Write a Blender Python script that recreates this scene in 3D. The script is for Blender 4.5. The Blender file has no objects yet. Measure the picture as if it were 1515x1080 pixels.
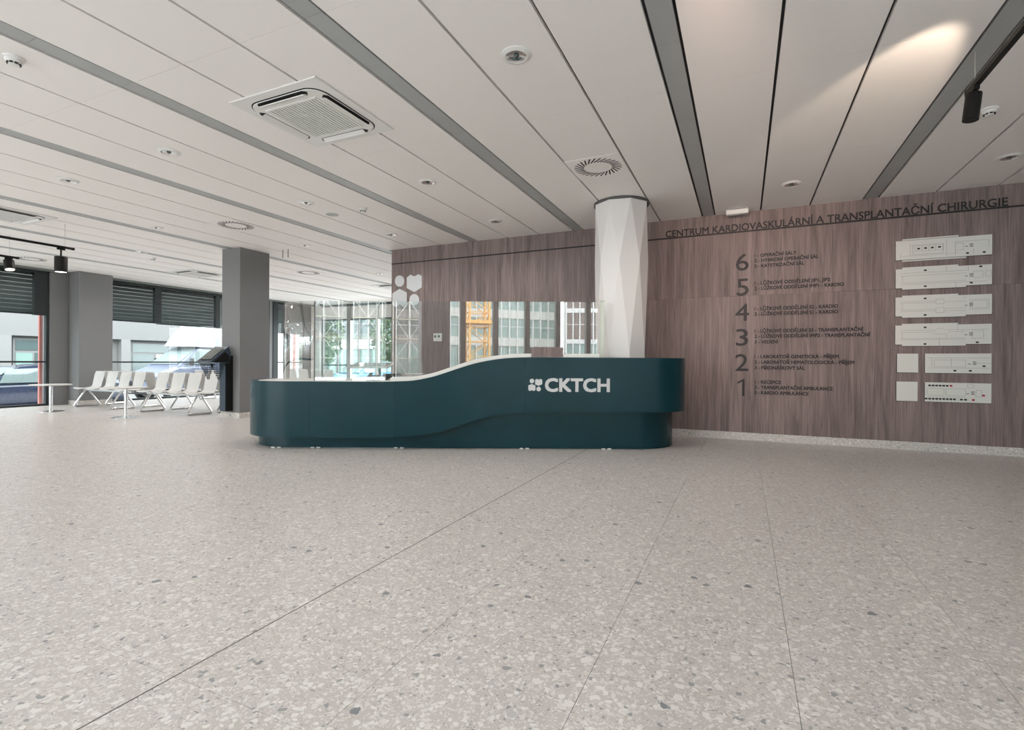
import bpy, math, random
from mathutils import Vector, Matrix
R = math.radians
S = bpy.context.scene
C = S.collection
rnd = random.Random(7)

# ------------------------------------------------------------ camera, world, light
YAW = R(24.48); ROLL = R(0.28); FPX = 752.3; EYE = 1.10
cam = bpy.data.cameras.new('camera'); camo = bpy.data.objects.new('camera', cam); C.objects.link(camo)
cam.sensor_fit = 'HORIZONTAL'; cam.sensor_width = 36.0; cam.lens = FPX*36.0/1515.0
cam.shift_y = -4.0/1515.0; cam.clip_end = 500; cam.clip_start = 0.05
fw = Vector((-math.sin(YAW), math.cos(YAW), 0)); rt = Vector((math.cos(YAW), math.sin(YAW), 0)); up = Vector((0, 0, 1))
ax = rt*math.cos(ROLL) + up*math.sin(ROLL); ay = up*math.cos(ROLL) - rt*math.sin(ROLL); az = -fw
m4 = Matrix((ax, ay, az)).transposed().to_4x4(); m4.translation = Vector((0, 0, EYE)); camo.matrix_world = m4
S.camera = camo

WORLD_STRENGTH = 7.5
S.cycles.diffuse_bounces = 7; S.cycles.max_bounces = 12; S.cycles.transparent_max_bounces = 16; S.cycles.caustics_reflective = False
w = bpy.data.worlds.new('overcast sky'); S.world = w; w.use_nodes = True
nt = w.node_tree; bg = nt.nodes['Background']
bg.inputs[0].default_value = (0.93, 0.955, 1.0, 1); bg.inputs[1].default_value = WORLD_STRENGTH
vs = S.view_settings; vs.view_transform = 'Standard'; vs.look = 'None'; vs.exposure = 0.0; vs.gamma = 1.0; vs.use_curve_mapping = False

def portal(loc, rot, sx, sy):
    l = bpy.data.lights.new('window_daylight', 'AREA'); l.shape = 'RECTANGLE'; l.size = sx; l.size_y = sy
    l.cycles.is_portal = True
    o = bpy.data.objects.new('window_daylight', l); C.objects.link(o); o.location = loc; o.rotation_euler = rot
portal((-4, -3.0, 1.65), (R(90), 0, 0), 22, 3.2)
portal((-15.6, 6.1, 1.65), (R(90), 0, R(-90)), 17.8, 3.2)
portal((-10.8, 15.2, 1.65), (R(90), 0, R(180)), 9.0, 3.2)

CEIL = 3.28; WALLY = 8.06
def spotlight(loc, target, power, size, blend, color, rad=0.03):
    l = bpy.data.lights.new('spot_beam', 'SPOT'); l.energy = power; l.spot_size = R(size); l.spot_blend = blend
    l.color = color; l.shadow_soft_size = rad
    o = bpy.data.objects.new('spot_beam', l); C.objects.link(o); o.location = loc
    o.rotation_euler = (Vector(target)-Vector(loc)).to_track_quat('-Z', 'Y').to_euler()
    return o
# the beam of the track lamp that is aimed at the ceiling (the lamp hangs on the right track, out of frame)
spotlight((1.36, 3.50, 2.90), (.96, 4.95, 3.25), 85, 38, 0.5, (1.0, 0.80, 0.62))
spotlight((-.3, 2.1, 3.15), (0.35, 8.06, 2.1), 330, 44, 1.0, (1.0, 0.66, 0.54))
# the recessed downlights of the whole ceiling (2 m x 1.86 m grid)
GRID_X = [-13.5, -11.45, -9.5, -7.49, -5.48, -3.49, -1.48, .52, 2.53, 4.5]; GRID_Y = [-2.26, -.42, 1.44, 3.3, 5.18, 7.05, 8.9, 10.8, 12.7]
for gx in GRID_X:
    for gy in GRID_Y:
        if gx > -6.3 and gy > 8: continue
        pw = 48 if gx < -3 else (58 if gx < 0 else (24 if gx < 2 else 6))
        if gy < 5: pw *= (.25 if gy < 3 else .65)
        spotlight((gx, gy, CEIL-.03), (gx, gy, 0), pw, 160, 1.0, (1.0, .945, .91), .05)

# ------------------------------------------------------------ mesh helper
class MB:
    def __init__(s): s.v = []; s.f = []
    def add(s, vs, fs):
        n = len(s.v); s.v += [tuple(p) for p in vs]; s.f += [tuple(i+n for i in f) for f in fs]; return s
    def box(s, x0, x1, y0, y1, z0, z1):
        if x0 > x1: x0, x1 = x1, x0
        if y0 > y1: y0, y1 = y1, y0
        if z0 > z1: z0, z1 = z1, z0
        return s.add([(x0,y0,z0),(x1,y0,z0),(x1,y1,z0),(x0,y1,z0),(x0,y0,z1),(x1,y0,z1),(x1,y1,z1),(x0,y1,z1)],
                     [(0,3,2,1),(4,5,6,7),(0,1,5,4),(1,2,6,5),(2,3,7,6),(3,0,4,7)])
    def bar(s, a, b, w, h, upv=(0,0,1)):
        a = Vector(a); b = Vector(b); d = (b-a).normalized(); u = Vector(upv)
        if abs(d.dot(u)) > .95: u = Vector((1,0,0))
        sx = d.cross(u).normalized()*w/2; sy = sx.normalized().cross(d).normalized()*h/2
        vs = [a-sx-sy, a+sx-sy, a+sx+sy, a-sx+sy, b-sx-sy, b+sx-sy, b+sx+sy, b-sx+sy]
        return s.add(vs, [(0,3,2,1),(4,5,6,7),(0,1,5,4),(1,2,6,5),(2,3,7,6),(3,0,4,7)])
    def prism(s, poly, axis, a, b):
        """poly of 2-D points; axis 'x': (y,z), 'y': (x,z), 'z': (x,y)"""
        n = len(poly)
        def P(p, t): return {'x': (t,p[0],p[1]), 'y': (p[0],t,p[1]), 'z': (p[0],p[1],t)}[axis]
        vs = [P(p,a) for p in poly] + [P(p,b) for p in poly]
        return s.add(vs, [tuple(range(n)), tuple(range(2*n-1, n-1, -1))] + [(i,(i+1)%n+0,(i+1)%n+n,i+n)[::-1] for i in range(n)])
    def tube(s, path, r, n=10, closed=False):
        path = [Vector(p) for p in path]; m = len(path); base = len(s.v); ref = None
        for i, p in enumerate(path):
            if closed: t = path[(i+1)%m]-path[i-1]
            else: t = path[min(i+1,m-1)]-path[max(i-1,0)]
            t.normalize()
            if ref is None:
                ref = Vector((0,0,1)) if abs(t.z) < .9 else Vector((1,0,0))
            u = (ref - t*ref.dot(t)).normalized(); ref = u; v = t.cross(u)
            rr = r[i] if isinstance(r, (list,tuple)) else r
            for k in range(n):
                a = 2*math.pi*k/n; s.v.append(tuple(p+u*math.cos(a)*rr+v*math.sin(a)*rr))
        for i in range(m if closed else m-1):
            j = (i+1)%m
            for k in range(n):
                l = (k+1)%n; s.f.append((base+i*n+k, base+i*n+l, base+j*n+l, base+j*n+k))
        if not closed:
            s.f.append(tuple(base+k for k in range(n))[::-1]); s.f.append(tuple(base+(m-1)*n+k for k in range(n)))
        return s
    def lathe(s, prof, n=24, c=(0,0,0), cap=True):
        base = len(s.v); m = len(prof)
        for r_, z in prof:
            for k in range(n):
                a = 2*math.pi*k/n; s.v.append((c[0]+r_*math.cos(a), c[1]+r_*math.sin(a), c[2]+z))
        for i in range(m-1):
            for k in range(n):
                l = (k+1)%n; s.f.append((base+i*n+k, base+i*n+l, base+(i+1)*n+l, base+(i+1)*n+k))
        if cap:
            s.f.append(tuple(base+k for k in range(n))[::-1]); s.f.append(tuple(base+(m-1)*n+k for k in range(n)))
        return s
    def grid(s, rows, thick=None):
        """rows of equal length of points; optional thickness vector"""
        m, n = len(rows), len(rows[0]); b = len(s.v)
        for r_ in rows:
            for p in r_: s.v.append(tuple(p))
        for i in range(m-1):
            for j in range(n-1):
                s.f.append((b+i*n+j, b+i*n+j+1, b+(i+1)*n+j+1, b+(i+1)*n+j))
        return s
    def xf(s, M):
        s.v = [tuple(M @ Vector(p)) for p in s.v]; return s
    def mesh(s, name, mat=None, smooth=False):
        me = bpy.data.meshes.new(name); me.from_pydata(s.v, [], s.f); me.validate(); me.update()
        if mat: me.materials.append(mat)
        if smooth:
            for p in me.polygons: p.use_smooth = True
            try: me.set_sharp_from_angle(angle=R(35))
            except Exception: pass
        return me
    def build(s, name, mat, parent=None, smooth=False, bevel=0, loc=None, rot=None, solid=0, seg=2):
        o = bpy.data.objects.new(name, s.mesh(name, mat, smooth)); C.objects.link(o)
        if parent: o.parent = parent
        if loc: o.location = loc
        if rot: o.rotation_euler = rot
        if solid:
            m = o.modifiers.new('solid', 'SOLIDIFY'); m.thickness = solid; m.offset = 0
        if bevel:
            m = o.modifiers.new('bevel', 'BEVEL'); m.width = bevel; m.segments = seg; m.limit_method = 'ANGLE'; m.angle_limit = R(40)
        return o

def tag(o, label=None, cat=None, group=None, kind=None):
    if label: o['label'] = label
    if cat: o['category'] = cat
    if group: o['group'] = group
    if kind: o['kind'] = kind
    return o
def thing(name, label, cat, loc=(0,0,0), rz=0, group=None):
    o = bpy.data.objects.new(name, None); C.objects.link(o); o.location = loc; o.rotation_euler = (0,0,rz)
    o.empty_display_size = .1
    return tag(o, label, cat, group)
def dup(root, loc, rz=None, label=None, group=None):
    r = root.copy(); C.objects.link(r); r.location = loc
    if rz is not None: r.rotation_euler = (0,0,rz)
    if label: r['label'] = label
    if group: r['group'] = group
    def rec(a, b):
        for ch in list(a.children):
            c = ch.copy(); C.objects.link(c); c.parent = b; rec(ch, c)
    rec(root, r)
    return r

# ------------------------------------------------------------ materials
MATS = {}
def mat(name, col, rough=.5, metal=0, spec=None, bump=None, var=None, coat=None):
    """principled with a soft noise variation of the colour (var) and fine bump (scale, strength)"""
    m = bpy.data.materials.new(name); m.use_nodes = True; n = m.node_tree.nodes; l = m.node_tree.links
    b = n['Principled BSDF']; b.inputs['Base Color'].default_value = (*col, 1); b.inputs['Roughness'].default_value = rough
    b.inputs['Metallic'].default_value = metal
    if spec is not None: b.inputs['Specular IOR Level'].default_value = spec
    if coat: b.inputs['Coat Weight'].default_value = coat
    tc = n.new('ShaderNodeTexCoord')
    if var:
        no = n.new('ShaderNodeTexNoise'); no.inputs['Scale'].default_value = var[0]; no.inputs['Detail'].default_value = 3
        l.new(tc.outputs['Object'], no.inputs['Vector'])
        mx = n.new('ShaderNodeMix'); mx.data_type = 'RGBA'
        mx.inputs[6].default_value = (*[c*(1-var[1]) for c in col], 1); mx.inputs[7].default_value = (*[min(1, c*(1+var[1])) for c in col], 1)
        l.new(no.outputs['Fac'], mx.inputs[0]); l.new(mx.outputs[2], b.inputs['Base Color'])
    if bump:
        no = n.new('ShaderNodeTexNoise'); no.inputs['Scale'].default_value = bump[0]
        l.new(tc.outputs['Object'], no.inputs['Vector'])
        bp = n.new('ShaderNodeBump'); bp.inputs['Strength'].default_value = bump[1]; bp.inputs['Distance'].default_value = .002
        l.new(no.outputs['Fac'], bp.inputs['Height']); l.new(bp.outputs[0], b.inputs['Normal'])
    MATS[name] = m
    return m
def emit(name, col, strength):
    m = bpy.data.materials.new(name); m.use_nodes = True; n = m.node_tree.nodes
    b = n['Principled BSDF']; b.inputs['Base Color'].default_value = (0,0,0,1)
    b.inputs['Emission Color'].default_value = (*col, 1); b.inputs['Emission Strength'].default_value = strength
    return m
def glass(name, tint=(1,1,1), ior=1.5, extra=0.0, rough=0.0):
    """thin pane: see-through with a Fresnel mirror reflection"""
    m = bpy.data.materials.new(name); m.use_nodes = True; n = m.node_tree.nodes; l = m.node_tree.links
    n.clear(); out = n.new('ShaderNodeOutputMaterial'); mx = n.new('ShaderNodeMixShader')
    t = n.new('ShaderNodeBsdfTransparent'); t.inputs[0].default_value = (*tint, 1)
    g = n.new('ShaderNodeBsdfGlossy'); g.inputs['Roughness'].default_value = rough
    fr = n.new('ShaderNodeFresnel'); fr.inputs['IOR'].default_value = ior
    ad = n.new('ShaderNodeMath'); ad.operation = 'ADD'; ad.use_clamp = True; ad.inputs[1].default_value = extra
    gm = n.new('ShaderNodeNewGeometry'); iv = n.new('ShaderNodeMath'); iv.operation = 'SUBTRACT'; iv.inputs[0].default_value = 1
    l.new(gm.outputs['Backfacing'], iv.inputs[1]); ml = n.new('ShaderNodeMath'); ml.operation = 'MULTIPLY'
    l.new(fr.outputs[0], ad.inputs[0]); l.new(ad.outputs[0], ml.inputs[0]); l.new(iv.outputs[0], ml.inputs[1]); l.new(ml.outputs[0], mx.inputs[0]); l.new(t.outputs[0], mx.inputs[1]); l.new(g.outputs[0], mx.inputs[2])
    l.new(mx.outputs[0], out.inputs[0])
    return m

def terrazzo(name, base=(.515,.475,.455), rough=.32, gain=1.0):
    m = bpy.data.materials.new(name); m.use_nodes = True; n = m.node_tree.nodes; l = m.node_tree.links
    b = n['Principled BSDF']; geo = n.new('ShaderNodeNewGeometry')
    # slight warp of the coordinates so the chips are angular and irregular
    wn = n.new('ShaderNodeTexNoise'); wn.inputs['Scale'].default_value = 30; l.new(geo.outputs['Position'], wn.inputs['Vector'])
    wv = n.new('ShaderNodeVectorMath'); wv.operation = 'SCALE'; wv.inputs[3].default_value = .034
    l.new(wn.outputs['Color'], wv.inputs[0]); wa = n.new('ShaderNodeVectorMath'); l.new(geo.outputs['Position'], wa.inputs[0]); l.new(wv.outputs[0], wa.inputs[1])
    prev = None
    cl = n.new('ShaderNodeTexNoise'); cl.inputs['Scale'].default_value = .9; cl.inputs['Detail'].default_value = 3; l.new(geo.outputs['Position'], cl.inputs['Vector'])
    bm = n.new('ShaderNodeMix'); bm.data_type = 'RGBA'
    bm.inputs[6].default_value = (*[c*.93*gain for c in base], 1); bm.inputs[7].default_value = (*[c*1.07*gain for c in base], 1)
    l.new(cl.outputs['Fac'], bm.inputs[0]); prev = bm.outputs[2]
    def layer(prev, scale, rad, stops, seed):
        sc = n.new('ShaderNodeVectorMath'); sc.operation = 'ADD'; sc.inputs[1].default_value = (seed, seed*1.7, 0); l.new(wa.outputs[0], sc.inputs[0])
        vo = n.new('ShaderNodeTexVoronoi'); vo.inputs['Scale'].default_value = scale; vo.distance = 'EUCLIDEAN'; vo.inputs['Randomness'].default_value = 1
        l.new(sc.outputs[0], vo.inputs['Vector'])
        sp = n.new('ShaderNodeSeparateColor'); l.new(vo.outputs['Color'], sp.inputs[0])
        mu = n.new('ShaderNodeMath'); mu.operation = 'MULTIPLY'; mu.inputs[1].default_value = rad; l.new(sp.outputs[1], mu.inputs[0])
        lt = n.new('ShaderNodeMath'); lt.operation = 'LESS_THAN'; l.new(vo.outputs['Distance'], lt.inputs[0]); l.new(mu.outputs[0], lt.inputs[1])
        rp = n.new('ShaderNodeValToRGB'); rp.color_ramp.interpolation = 'CONSTANT'
        rp.color_ramp.elements[0].position = 0; rp.color_ramp.elements[0].color = (*[c*gain for c in stops[0][1]], 1)
        rp.color_ramp.elements[1].position = stops[1][0]; rp.color_ramp.elements[1].color = (*[c*gain for c in stops[1][1]], 1)
        for p, c in stops[2:]:
            e = rp.color_ramp.elements.new(p); e.color = (*[k*gain for k in c], 1)
        l.new(sp.outputs[0], rp.inputs[0])
        mx = n.new('ShaderNodeMix'); mx.data_type = 'RGBA'; l.new(lt.outputs[0], mx.inputs[0]); l.new(prev, mx.inputs[6]); l.new(rp.outputs[0], mx.inputs[7])
        return mx.outputs[2]
    A = [(0,(.60,.575,.545)),(.35,(.45,.42,.39)),(.6,(.64,.62,.59)),(.90,(.31,.30,.30))]
    B = [(0,(.63,.605,.57)),(.3,(.49,.46,.43)),(.62,(.69,.67,.64)),(.93,(.28,.28,.28))]
    D = [(0,(.68,.66,.63)),(.45,(.57,.54,.51)),(.80,(.20,.21,.22)),(.88,(.48,.46,.45))]
    prev = layer(prev, 125, .80, A, 0.0)
    prev = layer(prev, 55, .72, B, 3.1)
    prev = layer(prev, 16, .33, D, 7.7)
    l.new(prev, b.inputs['Base Color'])
    b.inputs['Roughness'].default_value = rough
    return m

def wood(name, dark=(.115,.086,.080), light=(.33,.252,.238), axis='Z'):
    m = bpy.data.materials.new(name); m.use_nodes = True; n = m.node_tree.nodes; l = m.node_tree.links
    b = n['Principled BSDF']; geo = n.new('ShaderNodeNewGeometry'); oi = n.new('ShaderNodeObjectInfo')
    ad = n.new('ShaderNodeVectorMath'); ad.operation = 'ADD'; l.new(geo.outputs['Position'], ad.inputs[0])
    cmb = n.new('ShaderNodeCombineXYZ'); mr = n.new('ShaderNodeMath'); mr.operation = 'MULTIPLY'; mr.inputs[1].default_value = 40
    l.new(oi.outputs['Random'], mr.inputs[0]); l.new(mr.outputs[0], cmb.inputs[2]); l.new(cmb.outputs[0], ad.inputs[1])
    mp = n.new('ShaderNodeMapping'); mp.inputs['Scale'].default_value = (9, 9, .55) if axis == 'Z' else (.6, 9, 9)
    l.new(ad.outputs[0], mp.inputs['Vector'])
    n1 = n.new('ShaderNodeTexNoise'); n1.inputs['Scale'].default_value = 1.3; n1.inputs['Detail'].default_value = 8; n1.inputs['Roughness'].default_value = .68
    n1.inputs['Distortion'].default_value = .6
    l.new(mp.outputs[0], n1.inputs['Vector'])
    mp2 = n.new('ShaderNodeMapping'); mp2.inputs['Scale'].default_value = (95, 95, 2.2) if axis == 'Z' else (2, 95, 95); l.new(ad.outputs[0], mp2.inputs['Vector'])
    n2 = n.new('ShaderNodeTexNoise'); n2.inputs['Scale'].default_value = 1; n2.inputs['Detail'].default_value = 2; l.new(mp2.outputs[0], n2.inputs['Vector'])
    mx = n.new('ShaderNodeMix'); mx.data_type = 'FLOAT'; mx.inputs[0].default_value = .35; l.new(n1.outputs['Fac'], mx.inputs[2]); l.new(n2.outputs['Fac'], mx.inputs[3])
    rp = n.new('ShaderNodeValToRGB'); e = rp.color_ramp.elements
    e[0].position = .33; e[0].color = (*dark, 1); e[1].position = .66; e[1].color = (*light, 1)
    l.new(mx.outputs[0], rp.inputs[0]); l.new(rp.outputs[0], b.inputs['Base Color'])
    b.inputs['Roughness'].default_value = .5; b.inputs['Specular IOR Level'].default_value = .35
    bp = n.new('ShaderNodeBump'); bp.inputs['Strength'].default_value = .12; bp.inputs['Distance'].default_value = .002
    l.new(n2.outputs['Fac'], bp.inputs['Height']); l.new(bp.outputs[0], b.inputs['Normal'])
    return m

M_floor = terrazzo('terrazzo'); M_skirt = terrazzo('terrazzo_skirting', rough=.45, gain=1.12)
M_joint = mat('grout', (.50,.46,.42), .8)
M_wood = wood('walnut_laminate')
M_ceil = mat('ceiling_panel_white', (.88,.845,.82), .6, var=(.7,.02))
M_slot = mat('ceiling_slot_black', (.03,.03,.03), .8)
M_strip = mat('ceiling_strip_grey', (.40,.41,.41), .5, metal=.1, var=(2,.05))
M_white = mat('white_plastic', (.78,.77,.75), .4)
M_offwhite = mat('white_lacquer_plaster', (.84,.805,.785), .35, bump=(60,.05))
M_black = mat('black_metal', (.008,.008,.008), .5, spec=.2)
M_blackvinyl = mat('black_vinyl', (.012,.011,.012), .5)
M_chrome = mat('brushed_chrome', (.72,.72,.72), .22, metal=1, bump=(120,.05))
M_alu = mat('pale_aluminium', (.62,.62,.60), .35, metal=.9)
M_grey = mat('grey_wall_paint', (.20,.20,.205), .6, var=(1.4,.06), bump=(80,.05))
M_greyd = mat('header_grey_green', (.17,.19,.18), .6, var=(1.2,.05))
M_frame = mat('window_frame_anthracite', (.018,.024,.026), .45)
M_blind = mat('blind_slat_grey', (.10,.125,.12), .35, metal=.3, var=(2,.1))
M_glasswin = glass('window_glass', (.94,.97,.96), 1.5)
M_screen = glass('screen_glass', (.96,.98,.975), 1.9, extra=.24)
M_teal = mat('dark_teal_lacquer', (.002,.034,.046), .27, spec=.28, var=(2.2,.25), bump=(30,.06))
M_teald = M_teal
M_counter = mat('white_solid_surface', (.80,.79,.75), .3)
M_letter = mat('pale_letter', (.66,.67,.68), .45)
M_navy = mat('navy_powder_coat', (.045,.065,.090), .42, metal=.3)
M_screenoff = mat('display_glass_off', (.10,.11,.10), .06, spec=.8)
M_dark = mat('dark_interior', (.01,.01,.01), .7)
M_shell = mat('light_grey_shell', (.60,.595,.58), .45)
M_seam = mat('dark_line', (.10,.10,.10), .6)

# ------------------------------------------------------------ room
XL, XR, YF, YB = -15.3, 7.0, -2.8, 15.0
def struct(name, mb, m, **k): return tag(mb.build(name, m, **k), kind='structure')
def dist(x, y): return -x*math.sin(YAW)+y*math.cos(YAW)
def side(x, y): return x*math.cos(YAW)+y*math.sin(YAW)
def inview(x, y, pad=.6):
    d = dist(x, y); return d > .2 and abs(side(x, y)) < d*1.01+pad

floor = struct('floor', MB().box(XL-.3, XR+.2, YF-.2, YB+.3, -.25, -.012), M_joint)
T = .655; G = .0008
me_tile = MB().box(-T/2+G, T/2-G, -T/2+G, T/2-G, -.012, 0).mesh('tile', M_floor)
far = MB(); cand = []
i0 = int(math.floor((XL+.49)/T)); i1 = int(math.ceil((XR+.49)/T)); j0 = int(math.floor((YF-1.125)/T)); j1 = int(math.ceil((YB-1.125)/T))
for i in range(i0, i1):
    for j in range(j0, j1):
        cx = -.49+T*(i+.5); cy = 1.125+T*(j+.5)
        if cx > -6.3 and cy > WALLY+.3: continue
        d = dist(cx, cy)
        near = .9 < d < 7.6 and inview(cx, cy) and cy < WALLY+.1
        if near: cand.append((d, cx, cy))
        else: far.box(cx-T/2+G, cx+T/2-G, cy-T/2+G, cy+T/2-G, -.012, 0)
cand.sort()
for k, (d, cx, cy) in enumerate(cand):
    if k < 295:
        o = bpy.data.objects.new('tile', me_tile); C.objects.link(o); o.location = (cx, cy, 0); o.parent = floor
    else: far.box(cx-T/2+G, cx+T/2-G, cy-T/2+G, cy+T/2-G, -.012, 0)
tag(far.build('tile_field', M_floor, floor), kind='stuff')
MB().box(-1.803, -1.797, YF, 8.0, -.002, .0004).build('expansion_joint', mat('dark_joint', (.12,.11,.10), .7), floor)

# ceiling: backing, grey strips between groups of long panels
ceil = struct('ceiling', MB().box(XL-.3, XR+.2, YF-.2, YB+.3, CEIL+.035, CEIL+.3), M_slot)
strips = [-0.48, 1.515, 3.50, 5.49, -2.485, -4.45, -6.43, -9.06, -11.05, -13.03]
strips.sort(); SW = .078
rows = [2.40+1.83*k for k in range(-5, 9)]
pan = []   # (x0,x1)
edges = [XL-.05] + strips + [XR+.1]
for a, b in zip(edges[:-1], edges[1:]):
    x0 = a + (SW+.008 if a in strips else 0); x1 = b - (SW+.008 if b in strips else 0)
    n = max(1, round((x1-x0)/.61)); wdt = (x1-x0)/n
    for k in range(n): pan.append((x0+k*wdt, x0+(k+1)*wdt))
pcand = []; farp = MB(); cache = {}
def ccov(x, y): return x > -6.3 and y > WALLY+.3
for x0, x1 in pan:
    for a, b in zip(rows[:-1], rows[1:]):
        if b < YF: continue
        a2 = max(a, YF); b2 = min(b, YB)
        cx, cy = (x0+x1)/2, (a2+b2)/2
        if b2 <= a2 or ccov(cx, a2): continue
        if x0 > -6.4 and b2 > WALLY: b2 = WALLY; cy = (a2+b2)/2
        d = max(.3, dist(cx, cy)); pcand.append((d if inview(cx, b2, 1) and d*1.0 > 1.2 else 99, x0, x1, a2, b2))
pcand.sort()
for k, (d, x0, x1, a, b) in enumerate(pcand):
    g = .011
    if d < 13 and k < 290:
        key = (round(x1-x0, 3), round(b-a, 3))
        if key not in cache:
            hw = (x1-x0)/2-g; hl = (b-a)/2-.0012
            cache[key] = MB().box(-hw, hw, -hl, hl, 0, .03).mesh('panel', M_ceil)
        o = bpy.data.objects.new('panel', cache[key]); C.objects.link(o); o.parent = ceil; o.location = ((x0+x1)/2, (a+b)/2, CEIL)
    else: farp.box(x0+g, x1-g, a+.0012, b-.0012, CEIL, CEIL+.03)
tag(farp.build('panel_field', M_ceil, ceil), kind='stuff')
me_strip = MB().box(-SW+.003, SW-.003, -.299, .299, .006, .03).mesh('strip', M_strip)
fars = MB(); scand = []
for sx in strips:
    for k in range(-13, 21):
        cy = 2.40+.6*(k+.5)
        if cy < YF or cy > YB or (sx > -6.3 and cy > WALLY+.2): continue
        d = dist(sx, cy); scand.append((d if inview(sx, cy, .3) and d > 1 else 99, sx, cy))
scand.sort()
for k, (d, sx, cy) in enumerate(scand):
    if d < 11 and k < 280:
        o = bpy.data.objects.new('strip', me_strip); C.objects.link(o); o.parent = ceil; o.location = (sx, cy, CEIL)
    else: fars.box(sx-SW+.003, sx+SW-.003, cy-.299, cy+.299, CEIL+.006, CEIL+.03)
tag(fars.build('strip_field', M_strip, ceil), kind='stuff')

# walnut-clad wall behind the desk
wall = struct('wall_back', MB().box(-6.25, XR, WALLY+.02, WALLY+.22, 0, CEIL+.03), M_slot)
xs = [-6.262, -4.05, -2.75, -1.47, -.184, 1.085, 1.565, 2.86, 4.15, 5.45, XR]
for a, b in zip(xs[:-1], xs[1:]):
    MB().box(a+.0006, b-.0006, WALLY, WALLY+.02, .105, 2.075).build('panel', M_wood, wall)
    MB().box(a+.0006, b-.0006, WALLY, WALLY+.02, 2.077, CEIL+.012).build('panel', M_wood, wall)
MB().box(-6.262, -6.25, WALLY+.02, WALLY+.22, .0, CEIL+.012).build('panel', M_wood, wall)
struct('wall_side', MB().box(-6.25, -6.05, WALLY+.22, YB, 0, CEIL+.03), M_grey)
bb = struct('baseboard_back', MB().box(-6.25, XR, WALLY-.002, WALLY+.02, 0, .10), M_joint)
jx = [-6.24+.0*0]
x = -.451
while x > -6.2: x -= .64
edgesb = [-6.25]
while x < XR:
    if x > -6.2: edgesb.append(x)
    x += .64
edgesb.append(XR)
for a, b in zip(edgesb[:-1], edgesb[1:]):
    MB().box(a+.001, b-.001, WALLY-.014, WALLY, 0, .105).build('skirting_tile', M_skirt, bb)
struct('trim_1', MB().box(-6.262, XR, WALLY-.004, WALLY+.001, 2.993, 3.015), M_blackvinyl)
struct('wall_right', MB().box(XR, XR+.2, YF, WALLY+.2, 0, CEIL+.03), mat('right_wall_paint', (.42,.41,.40), .7))

# ---------------- left window wall
def window(name, ya, yb, mull=(), posts=(), blind=(None,), rail=True):
    """left-wall window between ya and yb on plane XL"""
    f = MB(); t = .06
    f.box(XL-.10, XL, ya, yb, .0, .05); f.box(XL-.10, XL, ya, yb, 3.17, 3.235)
    f.box(XL-.10, XL, ya, ya+.05, .05, 3.17); f.box(XL-.10, XL, yb-.05, yb, .05, 3.17)
    o = struct(name, f, M_frame)
    for p0, p1, z0, z1 in posts: MB().box(XL-.09, XL+.01, p0, p1, z0, z1).build('mullion', M_frame, o)
    if rail: MB().box(XL-.02, XL+.02, ya+.05, yb-.05, 1.035, 1.075).build('rail', M_frame, o)
    MB().box(XL-.055, XL-.049, ya+.05, yb-.05, .05, 3.17).build('pane', M_glasswin, o)
    return o
def blind(ya, yb, z0, z1, label, parent=None):
    t = thing('venetian_blind', label, 'blind', (XL-.16, (ya+yb)/2, z0), 0, 'half-lowered outside blinds of the left windows')
    h = (yb-ya)/2
    s = MB(); n = int((z1-z0-.05)/.10)+1
    for k in range(n):
        zc = .08+k*.10
        s.add([(-.035,-h,zc+.050),(.035,-h,zc-.052),(.035,h,zc-.052),(-.035,h,zc+.050)], [(0,1,2,3)])
    tag(s.build('slats', M_blind, t, solid=.003), kind='stuff')
    MB().box(-.04,.04,-h,h,0,.035).build('bottom_rail', M_frame, t)
    MB().box(-.05,.05,-h,h,z1-z0-.06,z1-z0).build('head_box', M_frame, t)
    MB().tube([(.045,h-.12,.0),(.045,h-.12,z1-z0)], .003, 6).build('cord', M_white, t)
    MB().box(-.10,.045,-h-.001,-h-.0005,.03,z1-z0) 
    return t
window('window_1', -2.7, 6.55, posts=[(6.27,6.5,2.17,3.17),(3.3,3.36,.05,3.17),(.3,.36,.05,3.17)])
window('window_2', 7.76, 12.85, posts=[(8.98,9.16,2.17,3.17),(10.82,10.95,2.17,3.17)])
window('window_3', 12.95, 14.75, posts=[(13.0,13.2,.05,3.17),(14.42,14.66,.05,3.17)])
blind(3.37, 6.46, 2.19, 3.232, 'dark venetian blind above the parked car, left end of photo')
blind(7.80, 9.12, 2.17, 3.232, 'narrow dark venetian blind between the two grey columns, left of the mullion')
blind(9.13, 11.2, 2.15, 3.232, 'dark venetian blind above the parked box van')
blind(13.15, 14.62, 2.12, 3.232, 'dark venetian blind right of the square grey pillar')
MB_w = MB()
struct('wall_left', MB().box(XL-.3, XL+.12, YF, YB, 3.235, CEIL+.03), M_greyd)
struct('wall_left_pier', MB().box(XL-.3, XL+.03, 6.56, 7.75, 0, 3.235), M_grey)
struct('wall_left_sill', MB().box(XL-.3, XL-.1, YF, YB, -.2, .0), M_grey)
struct('wall_left_edge', MB().box(XL-.3, XL+.0, YF, -2.7, 0, 3.235), M_grey)
struct('wall_left_strip', MB().box(XL-.3, XL+.0, 12.85, 12.95, 0, 3.235), M_grey)
struct('wall_left_corner', MB().box(XL-.3, XL+.0, 14.75, YB, 0, 3.235), M_offwhite)
def pillar(x0, x1, y0, y1, label):
    t = thing('square_pillar', label, 'pillar', ((x0+x1)/2, (y0+y1)/2, 0))
    hx, hy = (x1-x0)/2, (y1-y0)/2
    MB().box(-hx, hx, -hy, hy, .105, CEIL).build('shaft', M_grey, t, bevel=.004)
    MB().box(-hx-.006, hx+.006, -hy-.006, hy+.006, 0, .105).build('skirting', M_skirt, t)
    return t
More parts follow.
